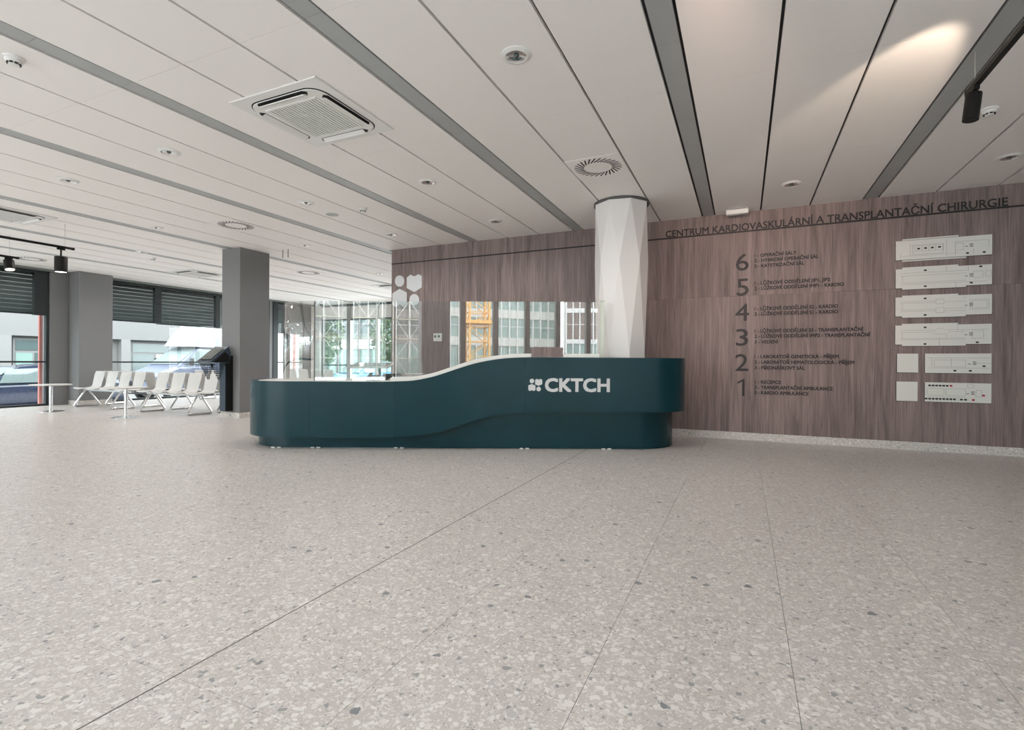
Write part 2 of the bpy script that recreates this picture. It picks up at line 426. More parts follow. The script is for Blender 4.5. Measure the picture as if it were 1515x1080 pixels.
pillar(-9.29, -8.78, 6.70, 7.36, 'free-standing square dark grey pillar left of the reception desk, with the info kiosk on it')
pillar(-15.24, -14.80, 6.93, 7.66, 'square dark grey pillar against the window wall behind the bench seats')

# ---------------- glazed back end of the hall
def bfac():
    o = struct('window_4', MB().box(-15.3, -6.25, YB, YB+.1, 0, .06).box(-15.3, -6.25, YB, YB+.1, 3.2, 3.31), M_frame)
    for a, b in [(-13.71,-13.54),(-12.36,-12.23),(-11.0,-10.87),(-9.65,-9.52),(-8.3,-8.17),(-7.0,-6.87)]:
        MB().box(a, b, YB-.03, YB+.08, .06, 3.2).build('mullion', M_alu, o)
    MB().box(-14.98, -14.9, YB-.02, YB+.08, .06, 2.72).build('mullion', M_frame, o)
    MB().box(-14.98, -6.25, YB, YB+.06, 2.66, 2.72).build('transom', M_frame, o)
    MB().box(-14.98, -6.25, YB, YB+.06, .93, .99).build('transom', M_frame, o)
    MB().box(-14.98, -6.25, YB+.005, YB+.03, 2.72, 3.2).build('upper_panel', M_offwhite, o)
    MB().box(-14.98, -6.25, YB+.04, YB+.046, .06, 2.66).build('pane', M_glasswin, o)
    tag(MB().box(-15.35, -14.98, YB-.12, YB+.1, 0, CEIL).build('white_corner_column', M_offwhite), 'white column in the far corner where the glass walls meet', 'column')
bfac()

# ---------------- glazed front of the hall, behind the camera (mirrored in the glass screens)
o = struct('window_5', MB().box(XL, XR, YF-.1, YF, 0, .06).box(XL, XR, YF-.1, YF, 3.2, 3.31), M_frame)
for c in [-14.95, -13.8, -12.65, -11.5, -10.35, -9.2, -8.05, -6.95, -5.85, -4.75, -3.72, -2.63, -.395, .69, 1.80, 2.93, 4.12, 5.3, 6.5]:
    MB().box(c-.085, c+.085, YF-.06, YF+.06, .06, 3.2).build('mullion', M_greyd, o)
MB().box(XL, XR, YF-.05, YF-.044, .06, 3.2).build('pane', M_glasswin, o)
struct('wall_front_pier', MB().box(-1.74, -.89, YF-.1, YF+.3, 0, CEIL), M_grey)

# ------------------------------------------------------------ round faceted column
def facet_column():
    t = thing('faceted_column', 'white faceted column behind the reception desk, reaching the ceiling', 'column', (-1.535, 6.97, 0))
    n = 8; mb = MB(); hs = [0, 1.25, 2.45, CEIL-.03]; rs = [.375, .345, .358, .365]
    for i, (h, r_) in enumerate(zip(hs, rs)):
        off = (i % 2)*math.pi/n + R(9)
        for k in range(n): mb.v.append((r_*math.cos(2*math.pi*k/n+off), r_*math.sin(2*math.pi*k/n+off), h))
    for i in range(3):
        for k in range(n):
            l = (k+1) % n; a, b, c, d = i*n+k, i*n+l, (i+1)*n+k, (i+1)*n+l
            if i % 2 == 0: mb.f += [(a, b, c), (b, d, c)]
            else: mb.f += [(a, b, d), (a, d, c)]
    mb.f += [tuple(range(n))[::-1], tuple(range(3*n, 4*n))]
    mb.build('shaft', M_offwhite, t)
    MB().lathe([(.372,0),(.372,.03)], 32, (0,0,CEIL-.03)).build('collar', M_seam, t)  # added dark ring, in place of the dark open gap at the ceiling
facet_column()

# ------------------------------------------------------------ reception desk (own frame: x along its front, y away from the camera)
desk = thing('reception_desk', 'long dark teal reception desk with rounded ends and a wave-shaped top', 'reception desk', (fw*6.9 + rt*(-.6))[:], YAW)
DS, DT = -.6, 6.9
def lerp_tab(tab, x):
    if x <= tab[0][0]: return tab[0][1]
    if x >= tab[-1][0]: return tab[-1][1]
    for i in range(len(tab)-1):
        if x <= tab[i+1][0]:
            x0, y0 = tab[i]; x1, y1 = tab[i+1]
            m0 = (y1 - tab[i-1][1])/(x1 - tab[i-1][0]) if i > 0 else 0
            m1 = (tab[i+2][1]-y0)/(tab[i+2][0]-x0) if i+2 < len(tab) else 0
            h = x1-x0; t = (x-x0)/h
            return (2*t**3-3*t**2+1)*y0+(t**3-2*t**2+t)*h*m0+(-2*t**3+3*t**2)*y1+(t**3-t**2)*h*m1
TOPT = [(-1.75,.848),(-1.33,.857),(-1.2,.871),(-.99,.914),(-.82,.968),(-.65,1.026),(-.485,1.077),(-.317,1.115),(-.148,1.141),(.021,1.156),(.3,1.163)]
BOTT = [(-1.75,.143),(-1.33,.157),(-.99,.207),(-.82,.250),(-.65,.303),(-.485,.362),(-.317,.413),(-.148,.447),(.021,.466),(.36,.477),(.9,.482)]
ztop = lambda s: lerp_tab(TOPT, s); zbot = lambda s: lerp_tab(BOTT, s)
def outline(t0, sl, rl, sr, rr, tl_end, tr_end, n=28):
    """plan path: from the back of the left end, round the front, to the back of the right end -> (s,t)"""
    pts = [(sl-rl, tl_end), (sl-rl, (tl_end+t0+rl)/2)]
    for k in range(n+1):
        a = math.pi + k/n*math.pi/2; pts.append((sl+rl*math.cos(a), t0+rl+rl*math.sin(a)))
    s = sl+.05
    while s < sr-.03: pts.append((s, t0)); s += .05
    for k in range(n+1):
        a = 1.5*math.pi + k/n*math.pi/2; pts.append((sr+rr*math.cos(a), t0+rr+rr*math.sin(a)))
    pts.append((sr+rr, tr_end))
    return pts
def wallstrip(path, thick, zb, zt, lo=-99, hi=99):
    """thick wall along a plan path; between s limits on the front"""
    mb = MB(); P = [Vector((p[0], p[1])) for p in path]; secs = []
    for i, p in enumerate(P):
        t = (P[min(i+1, len(P)-1)]-P[max(i-1, 0)]).normalized(); nrm = Vector((-t.y, t.x))   # to the inside
        if lo-1e-6 <= p.x <= hi+1e-6: secs.append((p, p+nrm*thick))
    for a, b in secs:
        z0, z1 = zb(a.x), zt(a.x)
        for q, z in ((a, z0), (a, z1), (b, z1), (b, z0)): mb.v.append((q.x-DS, q.y-DT, z))
    for i in range(len(secs)-1):
        for k in range(4):
            l = (k+1) % 4; mb.f.append((i*4+k, i*4+l, (i+1)*4+l, (i+1)*4+k))
    e = (len(secs)-1)*4
    mb.f += [(3,2,1,0), (e,e+1,e+2,e+3)]
    return mb
bodyp = outline(6.35, -2.81, .75, 1.80, .50, 7.55, 7.55)
cuts = [-99, -2.535, -1.46, .16, 99]
for a, b in zip(cuts[:-1], cuts[1:]):
    pa = [p for p in bodyp if a+.0008 <= p[0] <= b-.0008]
    lo, hi = max(a, -3.6), min(b, 2.4)
    if a > -9: pa = [(a+.0008, 6.35)] + pa
    if b < 9: pa = pa + [(b-.0008, 6.35)]
    wallstrip(pa, .05, zbot, ztop).build('body_panel', M_teal, desk, smooth=True)
plp = outline(6.47, -2.81, .66, 1.62, .58, 7.5, 7.5)
wallstrip(plp, .05, lambda s: .006, lambda s: zbot(s)+.10).build('plinth', M_teal, desk, smooth=True)
# worktop, flush with the low rim; the raised ledge follows the wave
wt = [(p[0]-DS+(.05 if p[0] < -2.8 else 0), p[1]-DT+.05) for p in outline(6.352, -2.81, .70, .6, .45, 7.50, 7.50)]
MB().prism([(x_-0*.05, y_) for x_, y_ in wt], 'z', .815, .846).build('worktop', M_counter, desk)
sh = MB(); secs = []
s = -1.52
while s <= 1.096:
    z = ztop(s)+.002
    for q, zz in ((6.362, z), (6.362, z+.046), (6.76, z+.046), (6.76, z)): sh.v.append((s-DS, q-DT, zz))
    secs.append(s); s += .0436
for i in range(len(secs)-1):
    for k in range(4):
        l = (k+1) % 4; sh.f.append((i*4+k, i*4+l, (i+1)*4+l, (i+1)*4+k))
e = (len(secs)-1)*4; sh.f += [(3,2,1,0), (e,e+1,e+2,e+3)]
tag(sh.build('ledge', M_counter, desk, smooth=True), 'white ledge following the wave')
for sc_ in [-3.0+.0, -2.50, -1.44, .155, 1.20]:
    for q in (-.055, .02): MB().box(sc_+q-DS, sc_+q+.045-DS, 6.462-DT, 6.475-DT, 0, .012).build('foot_clip', M_white, desk)

# writing on the desk
def text_mesh(name, txt, h, wdt, mat_, parent, origin, weight=0, ext=.002, letters=False):
    """flat letters whose box is wdt x h, lower-left at origin, standing in the local xz plane facing -y"""
    cu = bpy.data.curves.new(name, 'FONT'); cu.body = txt; cu.size = 1; cu.resolution_u = 3
    to = bpy.data.objects.new(name, cu); C.objects.link(to)
    dg = bpy.context.evaluated_depsgraph_get(); dg.update()
    me = bpy.data.meshes.new_from_object(to.evaluated_get(dg))
    bpy.data.objects.remove(to); bpy.data.curves.remove(cu)
    co = [v.co.copy() for v in me.vertices]; fs_ = [tuple(p.vertices) for p in me.polygons]; bpy.data.meshes.remove(me)
    x0, x1 = min(c.x for c in co), max(c.x for c in co); y0, y1 = min(c.y for c in co), max(c.y for c in co)
    if isinstance(h, tuple): y0, y1, h = h[1], h[2], h[0]     # cap box given in em units
    P = [(origin[0]+(c.x-x0)/(x1-x0)*wdt, origin[2]+(c.y-y0)/(y1-y0)*h) for c in co]
    # islands -> letters (islands standing above one another, as accents do, belong together)
    par = list(range(len(P)))
    def fd(a):
        while par[a] != a: par[a] = par[par[a]]; a = par[a]
        return a
    for f in fs_:
        for q in f[1:]: par[fd(q)] = fd(f[0])
    isl = {}
    for f in fs_: isl.setdefault(fd(f[0]), []).append(f)
    gl = []
    for k, F in isl.items():
        xs_ = [P[q][0] for f in F for q in f]; gl.append([min(xs_), max(xs_), F])
    gl.sort(key=lambda g: g[0]); out = []
    for g in gl:
        for o_ in out:
            ov = min(o_[1], g[1])-max(o_[0], g[0])
            if ov > .55*min(o_[1]-o_[0], g[1]-g[0]): o_[0] = min(o_[0], g[0]); o_[1] = max(o_[1], g[1]); o_[2] += g[2]; break
        else: out.append(g)
    wv = weight; offs = [(0,0)] if wv <= 0 else [(-wv,-wv),(wv,-wv),(-wv,wv),(wv,wv),(0,0)]
    def make(nm, F, par_):
        mb = MB(); ids = sorted({q for f in F for q in f}); mp = {q: i for i, q in enumerate(ids)}
        for n_, (dx, dz_) in enumerate(offs):
            yy = origin[1]-ext/2-n_*.00005
            mb.add([(P[q][0]+dx, yy, P[q][1]+dz_) for q in ids], [tuple(mp[q] for q in f) for f in F])
        ob = mb.build(nm, mat_, par_); m_ = ob.modifiers.new('solid', 'SOLIDIFY'); m_.thickness = ext; m_.offset = 0
        return ob
    if letters:
        return [make(name, g[2], parent) for g in out]
    return tag(make(name, [f for g in out for f in g[2]], parent), kind='stuff')
def heart(x0, x1, z0, z1, flip=False):
    pts = [(0,.20),(.5,0),(1,.24),(1,.86),(.76,1),(.5,.87),(.24,1),(0,.86)]
    out = []
    for a, b in pts:
        if flip: b = 1-b
        out.append((x0+a*(x1-x0), z0+b*(z1-z0)))
    return out if not flip else out[::-1]
def disc(cx, cz, rx, rz, n=28): return [(cx+rx*math.cos(2*math.pi*k/n), cz+rz*math.sin(2*math.pi*k/n)) for k in range(n)]
def dz(v, u, t=6.35): return EYE-(v-(CYv(u)))/FPX*t
def CYv(u): return 536+math.tan(ROLL)*(u-757.5)
def ds(u, t=6.35): return (u-757.5)/FPX*t-DS
yf = 6.345-DT
def lx(x): return ds(760+x/9.47)
def lz(y, x): return dz(540+y/9.47, 760+x/9.47)
em = MB()
em.prism(disc((lx(225)+lx(288))/2, lz(224,256), (lx(288)-lx(225))/2, (lz(192,256)-lz(256,256))/2), 'y', yf-.004, yf+.004)
em.prism(disc((lx(320)+lx(382))/2, lz(336,350), (lx(382)-lx(320))/2, (lz(304,350)-lz(368,350))/2), 'y', yf-.004, yf+.004)
em.prism(heart(lx(302), lx(401), lz(291,350), lz(194,350)), 'y', yf-.004, yf+.004)
em.prism(heart(lx(207), lx(306), lz(364,256), lz(266,256), True), 'y', yf-.004, yf+.004)
tag(em.build('emblem', M_letter, desk), 'pale emblem of two discs and two heart-like hexagons')
tx = text_mesh('letter', 'CKTCH', lz(192,900)-lz(370,900), lx(1338)-lx(447), M_letter, desk, (lx(447), yf, lz(371,900)), weight=.0075, ext=.006, letters=True)

# glass screens on the desk
def dth(name, label, cat, s_, t_, z_=0, group=None):
    p = fw*t_ + rt*s_
    return thing(name, label, cat, (p.x, p.y, z_), YAW, group)
g1 = dth('glass_screen', 'large clear glass screen on the wave ledge of the desk, mirroring the crane', 'glass screen', -.21, 6.6, .85, 'glass screens on the desk')
pts = []; n = 60
for k in range(n+1):
    s_ = -1.515+k/n*(1.107+1.515); pts.append((s_+.21, ztop(s_)+.049-.85))
pts += [(1.107+.21, 1.886-.85), (-1.515+.21, 1.886-.85)]
MB().prism(pts, 'y', -.004, .004).build('pane', M_screen, g1)
MB().box(1.146+.21, 1.190+.21, -.01, .014, ztop(1.1)-.85+.001, 1.893-.85).build('edge_strip', mat('pale_glass_edge', (.70,.74,.64), .3), g1)
MB().box(1.146+.21, 1.192+.21, -.012, .016, 1.893-.85, 1.897-.85).build('strip_cap', M_seam, g1)
g2 = dth('glass_screen', 'clear glass screen on the low left part of the desk, curved round its end', 'glass screen', -2.0, 6.6, .847, 'glass screens on the desk')
MB().box(-2.56+2.0, -1.53+2.0, -.004, .004, 0, 1.037).build('pane', M_screen, g2)
arc = [(-2.565+2.0-.62*math.sin(a*math.pi/2/14), .62-.62*math.cos(a*math.pi/2/14)) for a in range(15)]
cg = MB(); cg.grid([[(x_, y_, 1.037) for x_, y_ in arc], [(x_, y_, 0) for x_, y_ in arc]])
tag(cg.build('curved_pane', M_screen, g2, smooth=True, solid=.008), 'curved end pane')
MB().box(-2.568+2.0, -2.556+2.0, -.006, .006, 0, 1.037).build('joint_strip', M_seam, g2)
MB().box(arc[-1][0]-.006, arc[-1][0]+.006, arc[-1][1]-.006, arc[-1][1]+.012, 0, 1.04).build('edge_strip', M_seam, g2)

# things on and behind the desk
t = dth('wood_block', 'small walnut-faced box standing on the white ledge of the desk', 'box', .44, 6.50, ztop(.44)+.048)
# photo: stands in front of the screen
tb = MB().box(-.198, .198, -.149, -.139, -.043, .078)
tb.build('front', M_wood, t); MB().box(-.19, .19, -.139, -.04, 0.002, .06).build('back', M_wood, t)
t = dth('monitor', 'white computer display tilted back on a stand, low left part of the desk', 'monitor', -1.95, 7.0, .847)
mbm = MB().box(-.27, .27, -.17, .17, -.012, .012); mbm.xf(Matrix.Translation((0, .05, .20)) @ Matrix.Rotation(R(9), 4, 'X'))
mbm.build('panel', M_white, t, bevel=.004)
mbm = MB().box(-.255, .255, -.155, .155, .0125, .014); mbm.xf(Matrix.Translation((0, .05, .20)) @ Matrix.Rotation(R(9), 4, 'X'))
mbm.build('screen', M_screenoff, t)
MB().box(.10, .13, .03, .07, .012, .19).build('stand', M_black, t)
MB().box(.0, .22, -.05, .16, 0, .012).build('foot', M_black, t, bevel=.003)
t = dth('desk_telephone', 'black desk telephone on the low worktop beside the display', 'telephone', -1.86, 6.80, .847)
MB().prism([(-.09,0),(.09,0),(.09,.07),(-.09,.03)], 'x', -.06, .06).build('base', M_black, t, bevel=.004)
MB().prism([(-.08,.045),(.08,.085),(.08,.105),(-.08,.065)], 'x', -.058, -.02).build('handset', M_black, t, bevel=.006)
MB().prism([(-.05,.042),(.05,.064),(.05,.067),(-.05,.045)], 'x', .0, .05).build('keypad', M_grey, t)
# office chair
t = dth('office_chair', 'black swivel office chair whose backrest shows behind the desk', 'chair', -1.9, 8.3, 0)
MB().box(-.24, .24, -.24, .22, .44, .50).build('seat', M_black, t, bevel=.03)
bk = []
for i in range(9):
    z = .55+i*.045; wv = .21*math.sqrt(max(.05, 1-((i-3.2)/6.0)**2)); bk.append([(x_*wv, -.24-.03*(x_**2)*-1, z) for x_ in [-1,-.7,-.35,0,.35,.7,1]])
MB().grid(bk).build('backrest', M_black, t, solid=.04, smooth=True)
MB().tube([(0,0,.10),(0,0,.44)], .03, 12).build('column', M_chrome, t)
MB().bar((0,-.1,.47),(0,-.25,.62),.05,.02).build('back_arm', M_black, t)
for k in range(5):
    a = 2*math.pi*k/5; lg = MB().tube([(0,0,.12),(.28*math.cos(a),.28*math.sin(a),.07)], [.025,.015], 8).build('leg', M_black, t)
    MB().tube([(.28*math.cos(a)-.015,.28*math.sin(a),.028),(.28*math.cos(a)+.015,.28*math.sin(a),.028)], .028, 12).build('caster', M_black, lg)
t = dth('leaflet_holder', 'clear acrylic leaflet holder leaning on the ledge at the start of the wave', 'leaflet holder', -1.25, 6.50, ztop(-1.10)+.056)
hm = MB(); hm.prism([(-.115,.0),(.105,.012),(.085,.215),(-.10,.215)], 'y', -.003, .003); hm.xf(Matrix.Rotation(R(-14), 4, 'X'))
hm.build('sheet', glass('acrylic', (.93,.95,.95), 1.5, .10), t)
MB().box(-.115,.105,-.0,.06,.0,.006).build('foot', M_white, t)
# steel post
t = dth('steel_bollard', 'round stainless steel post behind the left end of the desk', 'post', -3.52, 7.95, 0)
MB().lathe([(.05,0),(.05,1.60),(.046,1.62)], 24).build('tube', M_chrome, t, smooth=True)
MB().lathe([(.09,0),(.09,.012)], 24).build('base', M_chrome, t)

# ------------------------------------------------------------ writing and plates on the walnut wall
def on_wall(u, v):
    x_ = u-757.5; y_ = -(v-536); c, s_ = math.cos(ROLL), math.sin(ROLL)
    xr = x_*c-y_*s_; yr = x_*s_+y_*c; d = fw*FPX+rt*xr; tt = WALLY/d.y
    return d.x*tt, yr*tt+EYE
# cap height of the built-in font in em, measured once from a capital H
cu = bpy.data.curves.new('m', 'FONT'); cu.body = 'H'; cu.size = 1; mo = bpy.data.objects.new('m', cu); C.objects.link(mo)
_dg = bpy.context.evaluated_depsgraph_get(); _dg.update(); _me = bpy.data.meshes.new_from_object(mo.evaluated_get(_dg))
CAP0, CAP1 = min(v.co.y for v in _me.vertices), max(v.co.y for v in _me.vertices)
bpy.data.objects.remove(mo); bpy.data.curves.remove(cu); bpy.data.meshes.remove(_me)
t = thing('headline_lettering', 'black headline CENTRUM KARDIOVASKULÁRNÍ A TRANSPLANTAČNÍ CHIRURGIE along the top of the walnut wall', 'lettering', (-1.092, WALLY, 3.02))
text_mesh('letter', 'CENTRUM KARDIOVASKULÁRNÍ A TRANSPLANTAČNÍ CHIRURGIE', (.098, CAP0, CAP1), 3.986, M_blackvinyl, t, (0, -.003, 0), weight=.0022, ext=.003, letters=True)
rows_ = {
 '6': ((1089,1107.5,374.2,400), [('1 - OPERAČNÍ SÁLY',378.4,1178),('2 - HYBRIDNÍ OPERAČNÍ SÁL',386,1211),('3 - KATETRIZAČNÍ SÁL',394,1189.6)]),
 '5': ((1090,1107.5,411.5,436.7), [('1 - LŮŽKOVÉ ODDĚLENÍ JIP1, JIP2',419.3,1228),('2 - LŮŽKOVÉ ODDĚLENÍ IMP1 - KARDIO',427,1248)]),
 '4': ((1088,1108,449,473.5), [('1 - LŮŽKOVÉ ODDĚLENÍ S2 - KARDIO',457,1239.7),('2 - LŮŽKOVÉ ODDĚLENÍ S1 - KARDIO',464.7,1239.7)]),
 '3': ((1089,1106.5,485.7,511), [('1 - LŮŽKOVÉ ODDĚLENÍ S3 - TRANSPLANTAČNÍ',489.9,1277),('2 - LŮŽKOVÉ ODDĚLENÍ IMP2 - TRANSPLANTAČNÍ',497.6,1287),('3 - VEDENÍ',506,1151.3)]),
 '2': ((1088,1107,523,548), [('1 - LABORATOŘ GENETICKÁ - PŘÍJEM',527.5,1240.7),('2 - LABORATOŘ HEMATOLOGICKÁ - PŘÍJEM',535.7,1263.5),('3 - PŘEDNÁŠKOVÝ SÁL',544,1190.4)]),
 '1': ((1091,1102,561,585.3), [('1 - RECEPCE',565,1155.4),('2 - TRANSPLANTAČNÍ AMBULANCE',572.8,1232),('3 - KARDIO AMBULANCE',580.6,1196)]),
}
for num, ((ua, ub, va, vb), lines) in rows_.items():
    x0, zt = on_wall(ua, va); x1, zb = on_wall(ub, vb); zb = .630+.3620*(int(num)-1)
    t = thing('floor_directory', 'black floor directory with large numeral %s, %s' % (num, {'6':'topmost, listing the operating theatres','5':'second from the top, just below the six','4':'third from the top, with two KARDIO lines','3':'fourth from the top, its last line VEDENÍ','2':'fifth from the top, listing the laboratories','1':'lowest one, starting with RECEPCE'}[num]), 'directory', (x0, WALLY, zb), 0, 'floor directory entries')
    if num == '1': MB().prism([(.064,0),(.094,0),(.094,.243),(.072,.243),(0,.200),(0,.175),(.064,.210)], 'y', -.006, -.003).build('numeral', M_blackvinyl, t)
    else: text_mesh('numeral', num, .243, x1-x0, M_blackvinyl, t, (0, -.003, 0), weight=.0015, ext=.003, letters=True)
    for s_, v, ur in lines:
        xa, zc = on_wall(1116.5, v); xb, _ = on_wall(ur, v)
        text_mesh('text_line', s_, (.044, CAP0, CAP1), xb-xa, M_blackvinyl, t, (xa-x0, -.003, zc-.022-zb), weight=.0019, ext=.003)
# wall emblem
lg = thing('wall_emblem', 'large pale emblem of discs and heart-like hexagons at the left end of the walnut wall', 'emblem', (*on_wall(600, 430)[:1], WALLY, 2.1))
def wp(x, y):
    a, b = on_wall(570+x/16.61, 395+y/16.61); return a-lg.location.x, b-2.1
def wpoly(name, pts):
    MB().prism([wp(*p) for p in pts], 'y', -.006, 0).build(name, M_letter, lg)
wpoly('disc', [(356+114*math.cos(k*math.pi/14), 347-139*math.sin(k*math.pi/14)) for k in range(28)])
wpoly('disc', [(715+118*math.cos(k*math.pi/14), 805-140*math.sin(k*math.pi/14)) for k in range(28)])
wpoly('heart_shape', [(533,520),(718,617),(900,500),(900,222),(820,178),(715,235),(622,188),(533,262)])
wpoly('heart_shape', [(180,650),(355,537),(530,625),(530,905),(442,975),(355,915),(262,985),(180,930)][::-1])
# switch panel
x0, z0 = on_wall(642, 505); x1, z1 = on_wall(654.3, 493)
t = thing('wall_control_panel', 'small white control panel on the walnut wall left of the column', 'switch', ((x0+x1)/2, WALLY, z0))
h = (x1-x0)/2
MB().box(-h, h, -.02, 0, 0, z1-z0).build('housing', M_white, t, bevel=.004)
for q in (-.05, .03): MB().lathe([(.026,0),(.022,.003)], 14).xf(Matrix.Translation((q, -.02, (z1-z0)*.62)) @ Matrix.Rotation(R(90), 4, 'X')).build('button', M_blind, t)

# floor plan plates
M_plate = mat('plan_plate_white', (.74,.74,.70), .4); M_plan = mat('plan_line_grey', (.28,.28,.28), .6); M_red = mat('plan_red', (.45,.01,.06), .5)
def plate(name, label, poly, lines=(), marks=(), reds=(), lifts=(), extra=()):
    xs_ = [p[0] for p in poly]; zs_ = [p[1] for p in poly]; ox, oz = min(xs_), min(zs_)
    t = thing(name, label, 'floor plan', (ox, WALLY, oz), 0, 'white floor plan plates' if name == 'floor_plan_plate' else 'small blank plates')
    MB().prism([(a-ox, b-oz) for a, b in poly], 'y', -.014, -.004).build('plate', M_plate, t)
    MB().prism([(a-ox+(.006 if a > ox+.3 else -.004), b-oz-.005) for a, b in poly], 'y', -.005, 0).build('backing', M_black, t)
    for e_ in extra:
        MB().box(e_[0]-ox, e_[1]-ox, -.014, 0, e_[2]-oz, e_[3]-oz).build('strip', M_plate, t)
    if lines:
        b = MB()
        for (xa, za, xb, zb_) in lines:
            if abs(xa-xb) < 1e-6: b.box(xa-ox-.0013, xa-ox+.0013, -.0148, -.0139, min(za,zb_)-oz, max(za,zb_)-oz)
            else: b.box(min(xa,xb)-ox, max(xa,xb)-ox, -.0148, -.0139, za-oz-.0013, za-oz+.0013)
        b.build('plan_drawing', M_plan, t)
    for (xm, zm) in marks: MB().box(xm-ox-.014, xm-ox+.014, -.0152, -.0139, zm-oz-.010, zm-oz+.010).build('room_mark', M_blackvinyl, t)
    for (xm, zm) in reds: MB().box(xm-ox-.013, xm-ox+.013, -.0152, -.0139, zm-oz-.011, zm-oz+.011).build('room_mark', M_red, t)
    for (xm, zm) in lifts:
        b = MB()
        for q in range(3): b.box(xm-ox-.017, xm-ox+.017, -.015, -.0139, zm-oz-.02+q*.016, zm-oz-.012+q*.016)
        b.box(xm-ox-.062, xm-ox-.036, -.015, -.0139, zm-oz-.014, zm-oz-.006)
        b.build('lift_symbol', M_seam, t)
XA, XB = 1.787, 2.747
def rect_lines(a, b, c, d): return [(a, c, b, c), (a, d, b, d), (a, c, a, d), (b, c, b, d)]
def px5(base_z, w_px=None):
    pass
def notch(zb, zt): return [(XA,zb),(1.857,zb),(1.857,zb-.02),(2.50,zb-.02),(2.50,zb),(XB,zb),(XB,zt),(2.425,zt),(2.425,zt+.02),(1.857,zt+.02),(1.857,zt),(XA,zt)]
zb = [.628+.3628*k for k in range(6)]; zt = [z+.245 for z in zb]
H_ = .245
# six: plain outline with two long strips beside it
z = zb[5]
plate('floor_plan_plate', 'topmost white floor plan plate, with four numbered rooms in a row', [(XA,z),(XB,z),(XB,zt[5]),(XA,zt[5])],
      rect_lines(1.99,2.27,z+.10,z+.165)+rect_lines(1.965,2.275,z+.06,z+.18)+[(2.06,z+.10,2.06,z+.165),(2.13,z+.10,2.13,z+.165),(2.20,z+.10,2.20,z+.165),(2.305,z+.02,2.305,z+.23)]
      +rect_lines(2.395,2.475,z+.08,z+.165)+[(2.395,z+.185,2.70,z+.185),(2.395,z+.02,2.395,z+.185),(1.86,z+.045,2.42,z+.045),(2.57,z+.02,2.57,z+.09),(2.715,z+.1,2.715,z+.21),(1.94,z+.05,1.94,z+.2),(1.84,z+.0,1.84,z+.07)],
      [(2.025,z+.132),(2.096,z+.134),(2.165,z+.134),(2.237,z+.136),(2.512,z+.035),(2.672,z+.035)], (), [(2.55,z+.13)],
      extra=[(1.857,2.425,zt[5]+.006,zt[5]+.022),(1.857,2.50,z-.022,z-.006)])
pl = {4: ('second white floor plan plate from the top, with a long corridor drawn in it',
          lambda z: [(1.84,z+.19,2.16,z+.19),(2.16,z+.19,2.2,z+.18),(2.2,z+.185,2.52,z+.185),(1.84,z+.155,2.5,z+.16),(1.86,z+.065,2.5,z+.07),(1.84,z+.045,2.7,z+.045),(2.305,z+.19,2.305,z+.26),(2.40,z-.02,2.40,z+.045),(2.52,z+.18,2.52,z+.24),(1.86,z+.065,1.86,z+.155)]+rect_lines(2.57,2.66,z+.09,z+.17)+rect_lines(2.685,2.74,z+.1,z+.17),
          [(2.095,.215),(2.095,.012),(2.64,.225),(2.55,.03)]),
      3: ('third white floor plan plate from the top, with two stepped core outlines',
          lambda z: [(1.84,z+.185,2.21,z+.185),(1.84,z+.165,2.2,z+.165),(1.84,z+.08,2.2,z+.08),(1.84,z+.06,2.2,z+.06),(2.29,z+.17,2.5,z+.17),(2.29,z+.085,2.5,z+.085),(2.285,z+.055,2.5,z+.06),(1.86,z+.08,1.86,z+.165),(2.485,z+.2,2.485,z+.24)]+rect_lines(2.205,2.285,z+.145,z+.205)+rect_lines(2.205,2.285,z+.035,z+.10)+rect_lines(2.56,2.70,z+.08,z+.17)+rect_lines(2.54,2.72,z+.065,z+.185),
          [(2.095,.22),(2.095,.01)]),
      2: ('fourth white floor plan plate from the top, with a stepped middle corridor',
          lambda z: [(1.84,z+.18,2.21,z+.18),(2.21,z+.195,2.28,z+.195),(2.28,z+.18,2.72,z+.185),(1.84,z+.155,2.2,z+.155),(2.18,z+.13,2.31,z+.13),(2.33,z+.155,2.49,z+.155),(1.85,z+.075,2.5,z+.085),(1.84,z+.06,2.5,z+.06),(2.24,z-.02,2.24,z+.08),(2.42,z+.17,2.42,z+.26),(1.86,z+.075,1.86,z+.155),(2.31,z+.08,2.31,z+.13)]+rect_lines(2.56,2.67,z+.07,z+.165),
          [(2.095,.215),(2.095,.005),(2.61,.02)])}
for k, (lab, lf, mk) in pl.items():
    z = zb[k]; plate('floor_plan_plate', lab, notch(z, zt[k]), lf(z), [(a, z+b) for a, b in mk], (), [(2.55, z+.125)])
z = zb[1]
plate('floor_plan_plate', 'fifth floor plan plate from the top, short rectangle beside the upper blank square', [(2.097,z),(XB,z),(XB,zt[1]),(2.097,zt[1])],
      [(2.12,z+.19,2.74,z+.19),(2.13,z+.065,2.74,z+.065),(2.165,z+.08,2.165,z+.19)]+rect_lines(2.19,2.5,z+.08,z+.165)+[(2.36,z+.08,2.36,z+.185),(2.60,z+.125,2.74,z+.125)],
      [(2.395,z+.032),(2.545,z+.032),(2.675,z+.09)], (), [(2.585,z+.125)])
z = zb[0]
